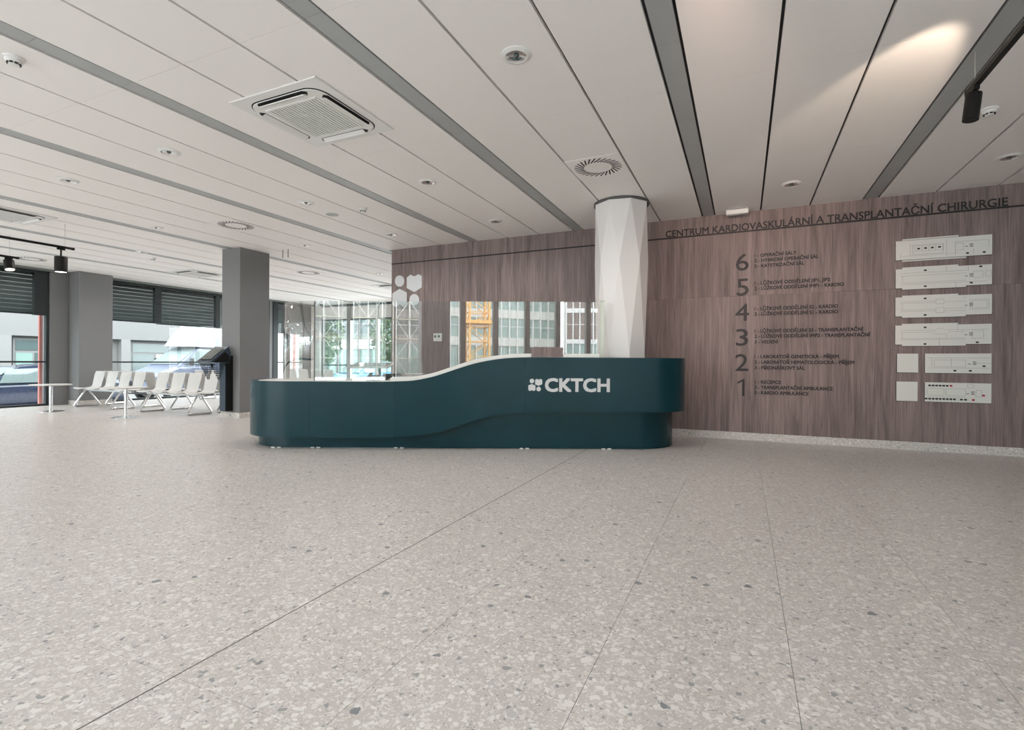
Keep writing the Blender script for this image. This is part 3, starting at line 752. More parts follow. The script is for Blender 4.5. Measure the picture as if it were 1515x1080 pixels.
plate('floor_plan_plate', 'lowest floor plan plate, with two rows of small room marks and red marks', [(2.097,z),(XB,z),(XB,zt[0]-.004),(2.097,zt[0])],
      rect_lines(2.12,2.29,z+.085,z+.17)+rect_lines(2.31,2.50,z+.085,z+.17)+[(2.12,z+.065,2.5,z+.065)]+rect_lines(2.52,2.575,z+.185,z+.225)+rect_lines(2.6,2.655,z+.075,z+.155)+[(2.15+.035*i, z, 2.15+.035*i, z+.06) for i in range(9)],
      [(2.145+.035*i, z+.205) for i in range(6)]+[(2.11+.0352*i, z+.038) for i in range(9)]+[(2.46,z+.036),(2.50,z+.036)],
      [(2.358,z+.205),(2.575,z+.036),(2.672,z+.093)], [(2.57,z+.12)])
plate('blank_plate', 'upper blank white square plate left of the fifth floor plan', [(1.808,zb[1]+.003),(2.027,zb[1]+.003),(2.027,zt[1]),(1.808,zt[1])])
plate('blank_plate', 'lower blank white square plate left of the lowest floor plan', [(1.802,zb[0]),(2.022,zb[0]),(2.022,zt[0]+.003),(1.802,zt[0]+.003)])

# ------------------------------------------------------------ ceiling fittings
def cassette(loc, label):
    t = thing('ceiling_cassette', label, 'air conditioner', (*loc, CEIL), 0, 'ceiling air conditioning cassettes')
    MB().box(-.485,.485,-.485,.485,-.012,.0).build('cover_plate', M_white, t, bevel=.006)
    # rounded square centre panel
    def rsq(h, r_, n=8):
        p = []
        for q, (cx, cy) in enumerate([(h-r_,h-r_),(-h+r_,h-r_),(-h+r_,-h+r_),(h-r_,-h+r_)]):
            for k in range(n+1):
                a = q*math.pi/2+k/n*math.pi/2; p.append((cx+r_*math.cos(a), cy+r_*math.sin(a)))
        return p
    MB().prism(rsq(.405,.15)[::-1], 'z', -.0135, -.012).build('air_gap', M_dark, t)
    MB().prism(rsq(.395,.14)[::-1], 'z', -.022, -.0135).build('centre_panel', M_white, t, bevel=.005)
    for k in range(4):
        M = Matrix.Rotation(k*math.pi/2, 4, 'Z')
        ob = MB().prism([(-.25,.325),(.25,.325),(.28,.365),(.25,.392),(-.25,.392),(-.28,.365)][::-1], 'z', -.0235, -.0215).xf(M).build('air_outlet', M_dark, t)
        fl = MB().box(-.245,.245,-.024,.024,-.003,.003).xf(M @ Matrix.Translation((0,.352,-.032)) @ Matrix.Rotation(R(-24), 4, 'X'))
        fl.build('flap', M_white, t)
    MB().prism(rsq(.275,.01)[::-1], 'z', -.0235, -.022).build('intake', M_frame, t)
    for k in range(18):
        MB().box(-.265+k*.0312,-.265+k*.0312+.019,-.265,.265,-.030,-.0235).build('slat', M_white, t)
    MB().box(-.285,.285,-.285,-.268,-.032,-.022).box(-.285,.285,.268,.285,-.032,-.022).box(-.285,-.268,-.268,.268,-.032,-.022).box(.268,.285,-.268,.268,-.032,-.022).build('grille_frame', M_white, t)
    return t
c0 = cassette((-3.47, 3.385), 'large white ceiling cassette, the nearest and largest one')
dup(c0, (-10.05, 3.72, CEIL), 0, 'white ceiling cassette cut by the left edge of the photo')
dup(c0, (-12.4, 8.3, CEIL), 0, 'white ceiling cassette just left of the square pillar top')
dup(c0, (-9.2, 12.0, CEIL), 0, 'far white ceiling cassette above the glass screen of the desk')
def diffuser(loc, label):
    t = thing('swirl_diffuser', label, 'air vent', (*loc, CEIL), 0, 'square swirl diffusers')
    MB().box(-.297,.297,-.297,.297,-.004,.012).build('plate', M_ceil, t)
    me = MB().box(-.008,.008,-.065,.065,-.0052,-.0035).mesh('slot', M_dark)
    for k in range(28):
        a = 2*math.pi*k/28; ob = bpy.data.objects.new('slot', me); C.objects.link(ob); ob.parent = t
        ob.location = (.205*math.cos(a), .205*math.sin(a), 0); ob.rotation_euler = (0,0,a-math.pi/2+R(35))
    return t
d0 = diffuser((-1.488, 5.555), 'swirl air diffuser in the ceiling just in front of the white column')
dup(d0, (-7.44, 5.6, CEIL), 0, 'swirl air diffuser in the ceiling in front of the square pillar')
dup(d0, (-9.75, 9.3, CEIL), 0, 'swirl air diffuser in the ceiling beyond the right side of the square pillar')
dup(d0, (-14.0, 5.68, CEIL), 0, 'swirl air diffuser near the left window, behind the track spots')
M_refl = mat('faceted_reflector', (.80,.79,.77), .16, metal=1); M_bulb = mat('lamp_centre', (.9,.88,.84), .3)
def downlight(loc, label):
    t = thing('downlight', label, 'ceiling light', (*loc, CEIL), 0, 'round recessed downlights')
    MB().lathe([(.108,0),(.108,-.006),(.078,-.016),(.074,-.010)], 36, cap=False).build('ring', M_white, t, smooth=True)
    MB().lathe([(.077,-.012),(.060,-.006),(.030,-.002),(.012,-.0015)], 14, cap=False).build('reflector', M_refl, t)
    MB().lathe([(.0,-.001),(.022,-.004),(.012,-.016),(.0,-.019)], 12).build('lamp', M_blind, t)
    return t
dl = [((-1.478,3.291),'largest downlight, alone above the middle of the desk'),
      ((-5.469,3.343),'downlight left of the big ceiling cassette'),
      ((-7.461,3.377),'leftmost near downlight, above the left windows'),
      ((-3.487,5.175),'downlight between the big cassette and the swirl diffuser'),
      ((-5.48,5.18),'downlight straight above the upper left of the walnut wall end'),
      ((-3.495,7.04),'downlight nearest the top edge of the walnut wall, left of the white column'),
      ((-5.49,7.06),'downlight close to the top left corner of the walnut wall'),
      ((-7.51,7.08),'downlight right of the top of the square pillar'),
      ((.518,7.01),'downlight above the floor directory lettering'),
      ((2.527,7.01),'downlight near the right edge of the photo'),
      ((-8.75,5.15),'small downlight over the seating side of the hall'),
      ((-8.2,10.1),'small far downlight beyond the square pillar, upper one'),
      ((-11.0,6.2),'small downlight left of the square pillar top'),
      ((-7.7,12.5),'farthest small downlight above the back glazing')]
D0 = downlight(*dl[0])
for p, lab in dl[1:]: dup(D0, (*p, CEIL), 0, lab)
def smoke(loc, label):
    t = thing('smoke_detector', label, 'smoke detector', (*loc, CEIL), 0, 'round white smoke detectors')
    MB().lathe([(.062,0),(.062,-.012),(.055,-.016)], 28).build('base', M_white, t, smooth=True)
    MB().lathe([(.052,-.016),(.050,-.03),(.036,-.044)], 28).build('body', M_white, t, smooth=True)
    for k in range(8):
        a = 2*math.pi*k/8; MB().box(-.010,.010,-.004,.004,-.050,-.040).xf(Matrix.Rotation(a,4,'Z') @ Matrix.Translation((0,.036,0))).build('vent', M_dark, t)
    MB().lathe([(.033,-.044),(.030,-.056),(.012,-.060)], 24).build('cap', M_white, t, smooth=True)
    return t
s0 = smoke((-4.80, 1.845), 'smoke detector at the upper left edge of the photo')
dup(s0, (1.90, 5.632, CEIL), 0, 'smoke detector beside the black track spot at right')
dup(s0, (-4.93, 5.69, CEIL), 0, 'smoke detector between two downlights, above the walnut wall end')
dup(s0, (-11.4, 6.65, CEIL), 0, 'smoke detector over the bench seats')
t = thing('ceiling_speaker', 'flat round white ceiling speaker next to a downlight, left of centre', 'speaker', (-5.56, 5.75, CEIL))
MB().lathe([(.10,0),(.10,-.004),(.094,-.006)], 32).build('rim', M_ceil, t); MB().lathe([(.09,-.006),(.088,-.0075)], 32).build('grille', M_strip, t)
t = thing('motion_sensor', 'small white motion sensor box under the ceiling above the headline', 'sensor', (-.09, 7.86, CEIL))
MB().box(-.145,.145,-.04,.05,-.075,-.004).build('housing', M_white, t, bevel=.012)
MB().box(-.10,.10,-.03,.04,-.004,0).build('bracket', M_dark, t)
def hook(x_, y_):
    t = thing('ceiling_hanger', 'pair of thin wires hanging from the ceiling right of the square pillar', 'hanger', (x_, y_, CEIL))
    for q in (-.07,.07): MB().tube([(q,0,0),(q,0,-.16)], .006, 6).build('wire', M_seam, t)
hook(-8.15, 7.2)

# tracks and spots
def track(x_, y0, y1, z, label):
    t = thing('light_track', label, 'light track', (x_, y1, z), 0, 'black ceiling light tracks')
    L = y0-y1
    MB().box(-.018,.018,L,0,-.0,.034).build('rail', M_black, t)
    MB().box(-.019,.019,-.03,0.004,-.004,.036).build('end_cap', M_black, t)
    k = -.12
    while k > L:
        MB().tube([(0,k,.034),(0,k,CEIL-z)], .0025, 6).build('suspension_wire', M_alu, t); k -= 1.8
    return t
track(1.46, -2.0, 4.68, 3.03, 'black light track running out of the top right corner')
track(-9.90, -2.0, 4.56, 2.885, 'black light track at left, the nearer one with the straight hanging spot')
track(-11.70, -2.0, 4.57, 2.885, 'black light track at left, the farther one with the tilted spot')
M_lamp = emit('spot_lamp_glow', (1, .9, .8), 3.0)
def spot(x_, y_, ztop_, r_, L, tilt, label, drop=.05, on=True, taxis='Y'):
    t = thing('track_spot', label, 'spotlight', (x_, y_, ztop_), 0, 'black cylinder spots on the tracks')
    MB().box(-.016,.016,-.05,.05,-.03,0).build('adapter', M_black, t)
    MB().tube([(0,0,-.03),(0,0,-.03-drop)], .012, 10).build('stem', M_black, t)
    M = Matrix.Translation((0,0,-.03-drop)) @ Matrix.Rotation(R(tilt), 4, taxis)
    MB().lathe([(r_*.96,0),(r_,-.006),(r_,-L),(r_*.9,-L-.002)], 28).xf(M).build('lamp_body', M_black, t, smooth=True)
    MB().lathe([(r_*.88,-L-.002),(r_*.85,-L-.004)], 24).xf(M).build('lamp_face', M_lamp if on else M_dark, t)
spot(1.455, 4.56, 3.03, .046, .185, 6, 'black cylinder spot hanging near the right edge of the photo', drop=.01, on=False)

spot(-9.90, 4.39, 2.885, .082, .24, 0, 'black cylinder spot hanging straight down at left', drop=.11)
spot(-11.70, 4.44, 2.885, .072, .17, -16, 'tilted black cylinder spot at the left edge of the photo', drop=.015)
# wall-mounted camera and vents at the back
t = thing('security_camera', 'small dark camera under the ceiling in the far glazed corner', 'camera', (-14.6, 14.6, CEIL))
MB().lathe([(.08,0),(.08,-.05),(.05,-.10),(.01,-.12)], 20).build('dome', M_frame, t, smooth=True)
MB().lathe([(.10,0),(.10,-.015)], 20).build('mount', M_white, t)

# ------------------------------------------------------------ kiosk on the pillar
t = thing('info_kiosk', 'dark blue information kiosk with a sloped screen, fixed to the square pillar', 'kiosk', (-9.05, 6.68, .14))
def kk(x_, y_, z_): return (x_+9.05, y_-6.68, z_-.14)
MB().box(-.09,.085,-.13,.015,0,1.0).build('column', M_navy, t, bevel=.003)
MB().box(.072,.086,-.132,.018,0,1.06).build('side_plate', M_black, t)
# head: wedge with the sloped screen
pf = [(6.20,1.075),(6.245,1.06),(6.60,1.06),(6.63,1.24),(6.585,1.375)]
MB().prism([(a-6.68, b-.14) for a, b in pf], 'x', -9.33+9.05, -8.93+9.05).build('head', M_navy, t, bevel=.004)
pf2 = [(6.27,1.075),(6.60,1.075),(6.59,1.20),(6.50,1.27)]
MB().prism([(a-6.68, b-.14) for a, b in pf2], 'x', -8.93+9.05, -8.925+9.05).build('side_panel', M_black, t)
sl = Matrix.Translation(kk(-9.13, 6.385, 1.232)) @ Matrix.Rotation(math.atan2(.30, .385), 4, 'X')
MB().box(-.155,.155,-.17,.17,0,.006).xf(sl).build('screen', M_screenoff, t)
MB().box(-.03,.03,-.215,-.20,.0,.004).xf(sl).build('card_slot', M_black, t)
# perforated bracket under the head: two triangular plates of small bars
for xa in (.058, -.24):
    br = MB()
    for i in range(9):
        z_ = 1.05-i*.036; half = (1.05-.72-i*.036)/.33
        br.box(xa, xa+.004, 6.43-.19*half-6.68, 6.43+.12*half-6.68, z_-.14-.014, z_-.14)
    for i in range(11):
        y_ = 6.25+i*.032; bot = .72+.33*((6.43-y_)/.19 if y_ < 6.43 else (y_-6.43)/.12)
        if bot < 1.055: br.box(xa, xa+.004, y_-6.68-.007, y_-6.68+.007, bot-.14, 1.055-.14)
    br.build('perforated_bracket', M_navy, t)

# ------------------------------------------------------------ bench seating
def bench(n, loc, rz, label, legs, pitch=.54):
    t = thing('beam_bench', label, 'bench', loc, rz, 'beam benches with light grey shell seats')
    W = pitch*(n-1)
    MB().box(-W/2-.14, W/2+.14, -.03, .03, .375, .405).build('beam', M_chrome, t)
    prof = [(-.235,.425),(-.215,.445),(-.12,.437),(0,.425),(.10,.432),(.165,.47),(.20,.54),(.225,.64),(.25,.75),(.268,.845)]
    rows_s = []
    for i, (y_, z_) in enumerate(prof):
        hw = [.17,.21,.235,.24,.235,.20,.19,.205,.215,.195][i]
        rows_s.append([(k*hw, y_ + (-.03*abs(k)**2 if i > 5 else 0), z_+(.018*abs(k)**2 if i <= 4 else 0)) for k in (-1,-.75,-.4,0,.4,.75,1)])
    mb = MB().grid(rows_s); me = mb.mesh('seat_shell', M_shell, True)
    me_b = MB().box(-.09,.09,-.08,.08,.405,.425).mesh('seat_bracket', M_chrome)
    for k in range(n):
        xx = -W/2+k*pitch
        ob = bpy.data.objects.new('seat_shell', me); C.objects.link(ob); ob.parent = t; ob.location = (xx,0,0)
        md = ob.modifiers.new('solid', 'SOLIDIFY'); md.thickness = .014
        sb = ob.modifiers.new('sub', 'SUBSURF'); sb.levels = sb.render_levels = 1
        o2 = bpy.data.objects.new('seat_bracket', me_b); C.objects.link(o2); o2.parent = t; o2.location = (xx,0,0)
    for lx_ in legs:
        p = [(lx_,-.04,.385),(lx_-.0,-.235,.07),(lx_,-.25,.04),(lx_,-.225,.022),(lx_,.235,.022),(lx_,.26,.04),(lx_,.245,.07),(lx_,.04,.385)]
        lo_ = MB().tube(p, .020, 8).build('leg_frame', M_chrome, t, smooth=True)
        for q in (-.2,.21): MB().lathe([(.014,-.022),(.014,-.008)], 10, (lx_,q,.022)).build('foot', M_black, lo_)
    return t
bench(4, (-13.42, 6.86, 0), 0, 'front bench of four light grey seats, nearest the window pillar', (-.87,.57))
bench(4, (-10.85, 6.80, 0), 0, 'front bench of four light grey seats, next to the info kiosk', (-.80,.75))
bench(4, (-13.42, 7.52, 0), math.pi, 'rear bench back to back with the front left bench', (-.57,.87))
bench(4, (-10.85, 7.45, 0), math.pi, 'rear bench back to back with the front bench beside the kiosk', (-.75,.80))
bench(3, (-13.6, 9.75, 0), math.pi, 'bench standing close to the window in front of the van', (-.5,.5))
bench(4, (-12.9, 12.6, 0), math.pi, 'farthest bench, seen through the glass screen behind the desk', (-.8,.8))

def cafe_table(loc, label):
    t = thing('round_table', label, 'table', (*loc, 0), 0, 'low round white tables on chrome posts')
    MB().lathe([(.335,.560),(.350,.568),(.350,.580),(.345,.584)], 48).build('tabletop', M_shell, t, smooth=True)
    MB().tube([(0,0,.02),(0,0,.56)], .032, 20).build('post', M_chrome, t, smooth=True)
    MB().lathe([(.235,0),(.235,.006),(.20,.014),(.05,.020)], 40).build('base', M_chrome, t, smooth=True)
    MB().lathe([(.09,.548),(.09,.560)], 24).build('mounting_plate', M_black, t)
cafe_table((-13.45, 5.80), 'low round white table at the left, before the window')
cafe_table((-10.87, 5.86), 'low round white table in front of the grey seats')

# ------------------------------------------------------------ outdoors
GZ = -.45
M_asph = mat('street_paving', (.22,.22,.215), .85, var=(.6,.12)); M_kerb = mat('pale_paving', (.66,.655,.65), .8, var=(1.5,.06))
gr = MB()
gr.box(-90, XL-.3, -60, 60, GZ-.3, GZ); gr.box(XL-.3, 60, -90, YF-.2, GZ-.3, GZ); gr.box(XL-.3, 60, YB+.3, 90, GZ-.3, GZ)
struct('ground', gr, M_asph)
struct('pavement_left', MB().box(-17.2, XL-.3, -20, 40, GZ, -.08), M_kerb)
struct('pavement_front', MB().box(-17.2, 40, -27, YF-.2, GZ, -.03), M_kerb)  # unseen paving, stretched out and kept pale to bounce daylight onto the ceiling
struct('pavement_back', MB().box(-15.6, 5, YB+.3, 21, GZ, -.05), M_kerb)
M_bw = mat('pale_render', (.22,.22,.216), .8, var=(.5,.04)); M_bw2 = mat('pale_pier', (.25,.25,.245), .8)
M_bglass = mat('facade_glass', (.10,.14,.14), .08, spec=.8); M_bfr = mat('grey_window_frame', (.22,.22,.22), .6)
M_bgreen = mat('facade_glass_green', (.26,.38,.35), .15, spec=.8); M_bright = mat('window_blind_white', (.62,.64,.64), .5)
M_salmon = mat('salmon_post', (.50,.20,.17), .6)
# street building opposite the left windows
t = thing('street_building', 'pale low building with windows across the street, seen through the left windows', 'building', (-27, 14, GZ))
X0 = 0
MB().box(-6, 0, -32, 13, 2.55, 9.5).build('upper_wall', M_bw, t)
MB().box(-6, -.35, -32, 13, 0, 2.55).build('ground_wall', M_bw2, t)
yy = -31.0; k = 0
me_w = {}
while yy < 10.5:
    wv = [1.5, 2.2, 1.3][k % 3]
    MB().box(-.37, 0, yy-.55, yy-.15, 0, 2.55).build('pier', M_bw2, t)
    fr_ = MB().box(-.34, -.28, yy, yy+wv, .35, 2.45).build('window', M_bfr, t)
    MB().box(-.29,-.26, yy+.08, yy+wv*.48, .45, 1.85).build('pane', [M_bright, M_bglass, M_bgreen][k % 3], fr_)
    MB().box(-.29,-.26, yy+wv*.54, yy+wv-.08, .45, 1.85).build('pane', [M_bright, M_bright, M_bglass][k % 3], fr_)
    MB().box(-.29,-.26, yy+.08, yy+wv-.08, 1.95, 2.38).build('pane', M_bglass, fr_)
    yy += wv+.8; k += 1
MB().box(-.30, -.22, -6.6, -5.6, .35, 2.3).build('red_panel', mat('red_banner', (.60,.10,.06), .6), t)
# posts outside
for i, (x_, y_, lab) in enumerate([(-15.95, 6.66, 'salmon red outside post beside the left window'), (-16.3, 14.85, 'salmon red outside post seen at the far corner window')]):
    tag(MB().box(-.035,.035,-.035,.035,0,3.9).build('street_post', M_salmon, loc=(x_, y_, GZ), bevel=.01), lab, 'post')
# sign board with lines of small print
t = thing('notice_board', 'pale outdoor board with three faint lines, seen right of the square pillar', 'sign', (-17.6, 14.6, GZ))
MB().box(-.04,.04,-.9,.9,.3,2.7).build('board', mat('board_pale', (.50,.47,.46), .6), t)
for q in range(3): MB().box(.04,.045,-.5,.25,1.75-q*.16,1.79-q*.16).build('print_line', M_bfr, t)
for q in (-.8,.8): MB().box(-.03,.03,q-.03,q+.03,0,.3).build('leg', M_bfr, t)

M_carblue = mat('car_paint_dark_blue', (.035,.05,.10), .2, coat=.6); M_carwin = mat('car_window', (.22,.28,.28), .05, spec=.9)
M_tyre = mat('tyre', (.02,.02,.02), .8); M_rim = mat('rim', (.5,.5,.5), .3, metal=.8); M_vanw = mat('van_white', (.34,.35,.36), .35)
M_head = mat('headlight', (.75,.78,.80), .1); M_red2 = mat('tail_light', (.4,.02,.02), .2); M_vanblue = mat('van_cab_blue', (.17,.20,.28), .3, coat=.5)
def loft(secs):
    """secs: list of (y, [(x,z)...]) with equal counts -> closed loft"""
    mb = MB(); n = len(secs[0][1])
    for y_, ring in secs:
        for x_, z_ in ring: mb.v.append((x_, y_, z_))
    for i in range(len(secs)-1):
        for k in range(n):
            l = (k+1) % n; mb.f.append((i*n+k, i*n+l, (i+1)*n+l, (i+1)*n+k))
    mb.f += [tuple(range(n))[::-1], tuple(range((len(secs)-1)*n, len(secs)*n))]
    return mb
def wheel(parent, x_, y_, r_=.33):
    w_ = MB().lathe([(r_*.62,-.10),(r_*.95,-.11),(r_,-.07),(r_,.07),(r_*.95,.11),(r_*.62,.10)], 28).xf(Matrix.Translation((x_, y_, r_)) @ Matrix.Rotation(R(90), 4, 'Y')).build('wheel', M_tyre, parent, smooth=True)
    MB().lathe([(r_*.60,-.105),(r_*.60,.105)], 20).xf(Matrix.Translation((x_, y_, r_)) @ Matrix.Rotation(R(90), 4, 'Y')).build('rim', M_rim, w_)
def car(loc, rz, label, paint):
    t = thing('car', label, 'car', (*loc, GZ), rz)
    def ring(hw, z0, z1, bev=.08): return [(-hw+.05,z0),(hw-.05,z0),(hw,z0+.1),(hw,z1-bev),(hw-bev,z1),(-hw+bev,z1),(-hw,z1-bev),(-hw,z0+.1)]
    loft([(-2.2, ring(.74,.35,.62)),(-2.1, ring(.82,.22,.72)),(-1.6, ring(.87,.2,.84)),(-1.0, ring(.89,.2,.92)),(1.2, ring(.89,.2,.96)),(2.0, ring(.86,.22,.94)),(2.2, ring(.78,.35,.86))]).build('body', paint, t, smooth=True)
    def cab(hw, hb, z1): return [(-hb,.88),(hb,.88),(hw,z1),(-hw,z1)]
    loft([(-1.1, cab(.72,.84,.90)),(-.35, cab(.62,.84,1.36)),(.3, cab(.62,.84,1.44)),(1.4, cab(.60,.84,1.38)),(2.0, cab(.70,.80,.98))]).build('cabin', paint, t)
    for sx in (-1, 1):
        for ya, yb, za in ((-.62,.22,1.33),(.32,1.05,1.35),(1.12,1.55,1.28)):
            p = [(sx*.852, ya-.22 if ya < -.5 else ya, .95),(sx*.852, yb, .95),(sx*.66, yb, za),(sx*.66, ya, za if ya > -.5 else 1.30)]
            MB().add(p, [(0,1,2,3)]).build('side_window', M_carwin, t, solid=.02)
    MB().add([(-.70,-1.08,.95),(.70,-1.08,.95),(.58,-.42,1.34),(-.58,-.42,1.34)], [(0,1,2,3)]).build('windscreen', M_carwin, t, solid=.02)
    for x_ in (-.80,.80):
        for y_ in (-1.4,1.35): wheel(t, x_, y_)
    for x_ in (-.62,.62): MB().box(x_-.14,x_+.14,-2.22,-2.08,.55,.68).build('headlight', M_head, t, bevel=.02)
    return t
car((-18.2, 7.25), 0, 'dark blue parked car outside the left window', M_carblue)
def van(loc, rz, label):
    t = thing('box_van', label, 'van', (*loc, GZ), rz)
    def ring(hw, z0, z1, bev=.1): return [(-hw+.05,z0),(hw-.05,z0),(hw,z0+.1),(hw,z1-bev),(hw-bev,z1),(-hw+bev,z1),(-hw,z1-bev),(-hw,z0+.1)]
    loft([(-3.0, ring(.80,.45,.85)),(-2.88, ring(.92,.32,1.02)),(-2.3, ring(.98,.3,1.22)),(-1.95, ring(.99,.3,1.36)),(-.4, ring(1.0,.3,1.40)),(-.2, ring(1.0,.3,1.40))]).build('cab_lower', M_vanblue, t, smooth=True)
    def cab(hw, hb, z1): return [(-hb,1.30),(hb,1.30),(hw,z1),(-hw,z1)]
    loft([(-2.0, cab(.92,.95,1.36)),(-1.15, cab(.82,.96,2.05)),(-.2, cab(.82,.97,2.12))]).build('cab_upper', M_vanblue, t)
    MB().add([(-.84,-1.97,1.42),(.84,-1.97,1.42),(.74,-1.20,2.02),(-.74,-1.20,2.02)], [(0,1,2,3)]).build('windscreen', M_carwin, t, solid=.03)
    for sx in (-1,1):
        MB().add([(sx*.965,-1.75,1.42),(sx*.975,-.55,1.42),(sx*.85,-.55,2.0),(sx*.85,-1.18,2.0)], [(0,1,2,3)]).build('side_window', M_carwin, t, solid=.02)
        MB().box(sx*1.02,sx*1.16,-1.62,-1.52,1.35,1.65).build('mirror', M_tyre, t, bevel=.02)
        MB().box(sx*.62-.18,sx*.62+.18,-3.0,-2.82,.75,1.0).build('headlight', M_head, t, bevel=.03)
    MB().box(-.95,.95,-3.04,-2.9,.32,.55).build('bumper', M_tyre, t, bevel=.03)
    MB().box(-.45,.45,-3.02,-2.93,.62,.80).build('radiator_grille', M_tyre, t)
    # over-cab fairing and box body
    pf = [(-1.35,2.12),(-.2,2.12),(-.2,3.25),(.2,3.32),(-.55,3.22),(-1.0,2.75)]
    loft([(-1.45, [(-.85,2.10),(.85,2.10),(.80,2.14),(-.80,2.14)]),(-1.0, [(-.95,2.08),(.95,2.08),(.86,2.75),(-.86,2.75)]),(-.55, [(-1.0,2.08),(1.0,2.08),(.92,3.15),(-.92,3.15)]),(-.1, [(-1.05,2.08),(1.05,2.08),(1.0,3.30),(-1.0,3.30)])]).build('fairing', M_vanw, t, smooth=True)
    MB().box(-1.1,1.1,-.1,3.6,.75,3.35).build('cargo_box', M_vanw, t, bevel=.04)
    o_ = MB().prism(disc(0,0,.55,.34), 'y', -.012, .0); 
    o_.xf(Matrix.Translation((0,-1.02,2.65)) @ Matrix.Rotation(R(-33), 4, 'X')); o_.build('blue_oval', mat('oval_light_blue', (.30,.50,.68), .4), t)
    MB().add([(1.101,.1,1.9),(1.101,3.4,1.5),(1.101,3.4,2.0),(1.101,.5,2.3)], [(0,1,2,3)]).build('stripe', mat('stripe_pink', (.62,.42,.42), .4), t, solid=.01)
    for x_ in (-.88,.88):
        for y_ in (-2.1,2.4): wheel(t, x_, y_, .36)
    return t
van((-20.3, 14.2), 0, 'white box van with a dark blue cab parked outside the window')
car((-19.2, 22.2), 0, 'blue car far outside, right of the square pillar', mat('car_paint_blue', (.10,.30,.45), .25, coat=.5))

# trees
M_leaf = mat('leaf_green', (.09,.14,.07), .7, var=(3,.4)); M_bark = mat('bark', (.12,.09,.07), .9)
def tree(loc, h, r_, seed, label):
    rr = random.Random(seed); t = thing('street_tree', label, 'tree', (*loc, GZ), 0, 'trees beyond the back glazing')
    MB().tube([(0,0,0),(.05,0,h*.3),(0,.06,h*.62)], [.14,.10,.05], 8).build('trunk', M_bark, t)
    mb = MB()
    for k in range(1500):
        a = rr.uniform(0, 6.283); z = rr.uniform(.28, 1)*h; q = r_*math.sqrt(max(0.02, 1-((z/h-.62)/.42)**2))*rr.uniform(.35, 1)
        p = Vector((q*math.cos(a), q*math.sin(a), z)); u = Vector((rr.uniform(-1,1), rr.uniform(-1,1), rr.uniform(-1,1))).normalized()*.16
        v = u.cross(Vector((rr.uniform(-1,1), rr.uniform(-1,1), rr.uniform(-1,1)))).normalized()*.10
        mb.add([p-u, p+v, p+u, p-v], [(0,1,2,3)])
    tag(mb.build('foliage', M_leaf, t), kind='stuff')
tree((-23.0, 22.5), 5.2, 1.7, 1, 'leafy street tree at the left of the back glazing')
tree((-20.6, 27.0), 5.8, 1.8, 2, 'leafy street tree in front of the far white building')

def office(name, label, loc, rz, W, Hh, floors, bays, mwall, mglass, mmull, band=.9, groundh=4.0, depth=8):
    t = thing(name, label, 'building', (*loc, GZ), rz)
    MB().box(-W/2, W/2, .25, depth, 0, Hh).build('core', mwall, t)
    fh = (Hh-groundh)/floors
    for k in range(floors+1):
        z = groundh+k*fh; MB().box(-W/2, W/2, -.1, .25, z-band/2, z+band/2).build('floor_band', mwall, t)
    for k in range(floors):
        z = groundh+k*fh+band/2; MB().box(-W/2, W/2, .10, .25, z, z+fh-band).build('window_band', mglass, t)
    MB().box(-W/2, W/2, .12, .25, .3, groundh-band/2).build('shopfront', M_bgreen, t)
    mm = MB()
    for k in range(bays+1):
        x_ = -W/2+W*k/bays; mm.box(x_-.07, x_+.07, -.16, .1, .3, Hh)
    for k in range(floors):
        z = groundh+k*fh+fh*.55; mm.box(-W/2, W/2, -.02, .1, z-.04, z+.04)
    tag(mm.build('mullions', mmull, t), kind='stuff')
    return t
M_con = mat('concrete_pale', (.66,.66,.62), .8, var=(.4,.08)); M_wm = mat('white_mullion', (.75,.75,.74), .5)
office('office_building', 'long white building with window bands behind the trees at the back', (-36, 38), 0, 16, 6.5, 1, 12, M_con, M_bglass, M_bfr, groundh=3.2)
office('office_building', 'glass office block at the right of the back glazing', (-18.5, 36), 0, 14, 14, 4, 12, M_con, M_bglass, M_wm)
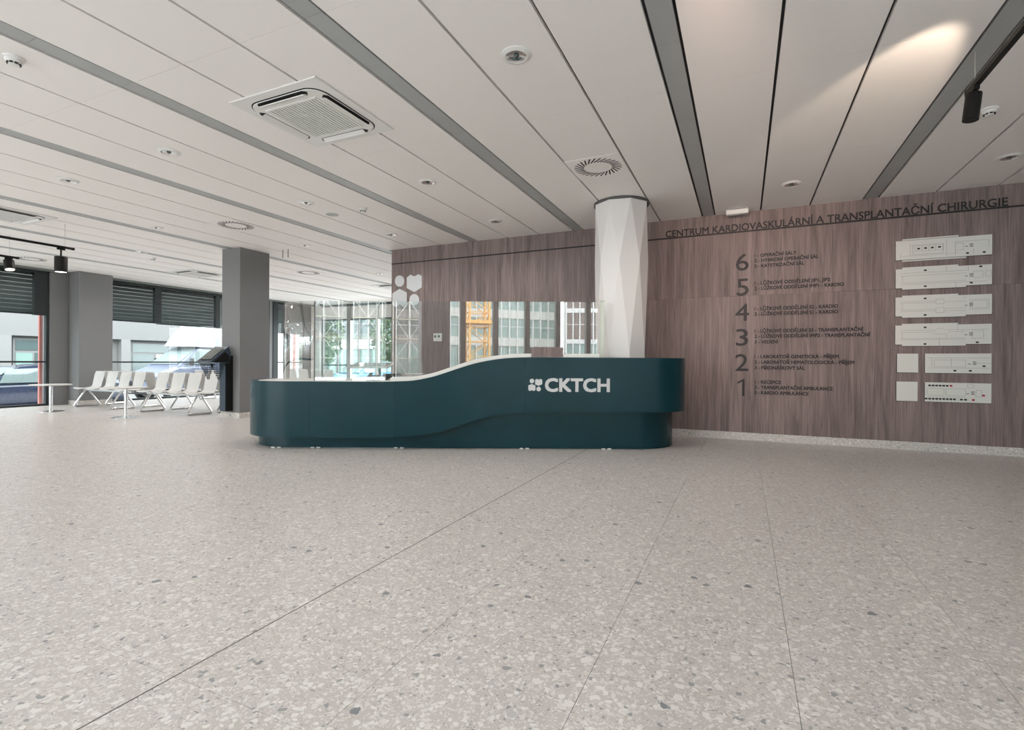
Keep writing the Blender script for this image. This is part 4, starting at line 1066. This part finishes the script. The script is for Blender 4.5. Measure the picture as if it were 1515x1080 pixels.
# in front of the hall, seen only as mirror images in the glass screens
office('glass_office_block', 'greenish glass office block mirrored in the desk screen', (17.5, -44), math.pi, 17, 24, 6, 16, M_con, M_bgreen, M_wm, band=1.0)
office('white_grid_block', 'office block with white vertical mullions mirrored at the right of the screen', (31, -36), math.pi+R(28), 14, 22, 5, 18, M_wm, mat('facade_glass_brown', (.22,.17,.15), .15), M_wm, band=.5)
office('scaffolded_block', 'scaffolded building mirrored at the left of the screen', (.2, -42), math.pi, 17, 20, 6, 10, mat('raw_concrete', (.38,.37,.35), .9), M_bglass, M_con)
sc_ = thing('scaffold', 'scaffolding of poles and decks mirrored below the wall emblem', 'scaffold', (.2, -40.3, GZ))
for k in range(12): 
    MB().box(-7.5+k*1.4-.04, -7.5+k*1.4+.04, -.04, .04, 0, 19).build('pole', M_alu, sc_)
for k in range(9):
    MB().box(-7.6, 8.0, -.5, .5, 1.9+k*2-.04, 1.9+k*2+.04).build('deck', mat('deck_pale', (.55,.53,.42), .8) if k == 0 else MATS['deck_pale'], sc_)
br = MB()
for k in range(11):
    for j in range(9):
        a = (-7.5+k*1.4, -.1, 1.9+j*2-2); b = (-7.5+(k+1)*1.4, -.1, 1.9+j*2)
        if (k+j) % 2: a, b = (a[0], a[1], b[2]), (b[0], b[1], a[2])
        br.bar(a, b, .05, .05)
tag(br.build('braces', M_alu, sc_), kind='stuff')
# tower crane
cr = thing('tower_crane', 'yellow lattice tower crane mirrored in the middle of the screen', 'crane', (11.8, -34, GZ), R(8))
M_crane = mat('crane_yellow', (.75,.42,.12), .5)
for sx in (-1,1):
    for sy in (-1,1): MB().box(sx*.95-.09, sx*.95+.09, sy*.95-.09, sy*.95+.09, 0, 26).build('mast_post', M_crane, cr)
lat = MB()
for j in range(17):
    z = 1.4*j+.7
    for s_ in (-1,1):
        lat.bar((-.95,s_*.95,z),(.95,s_*.95,z),.09,.09); lat.bar((s_*.95,-.95,z),(s_*.95,.95,z),.09,.09)
        f_ = 1 if j % 2 else -1
        lat.bar((-.95*f_,s_*.95,z),(.95*f_,s_*.95,z+1.4),.08,.08); lat.bar((s_*.95,-.95*f_,z),(s_*.95,.95*f_,z+1.4),.08,.08)
tag(lat.build('lattice', M_crane, cr), kind='stuff')
MB().box(-1.5,1.5,-1.5,1.5,5.2,5.5).build('collar', M_crane, cr)
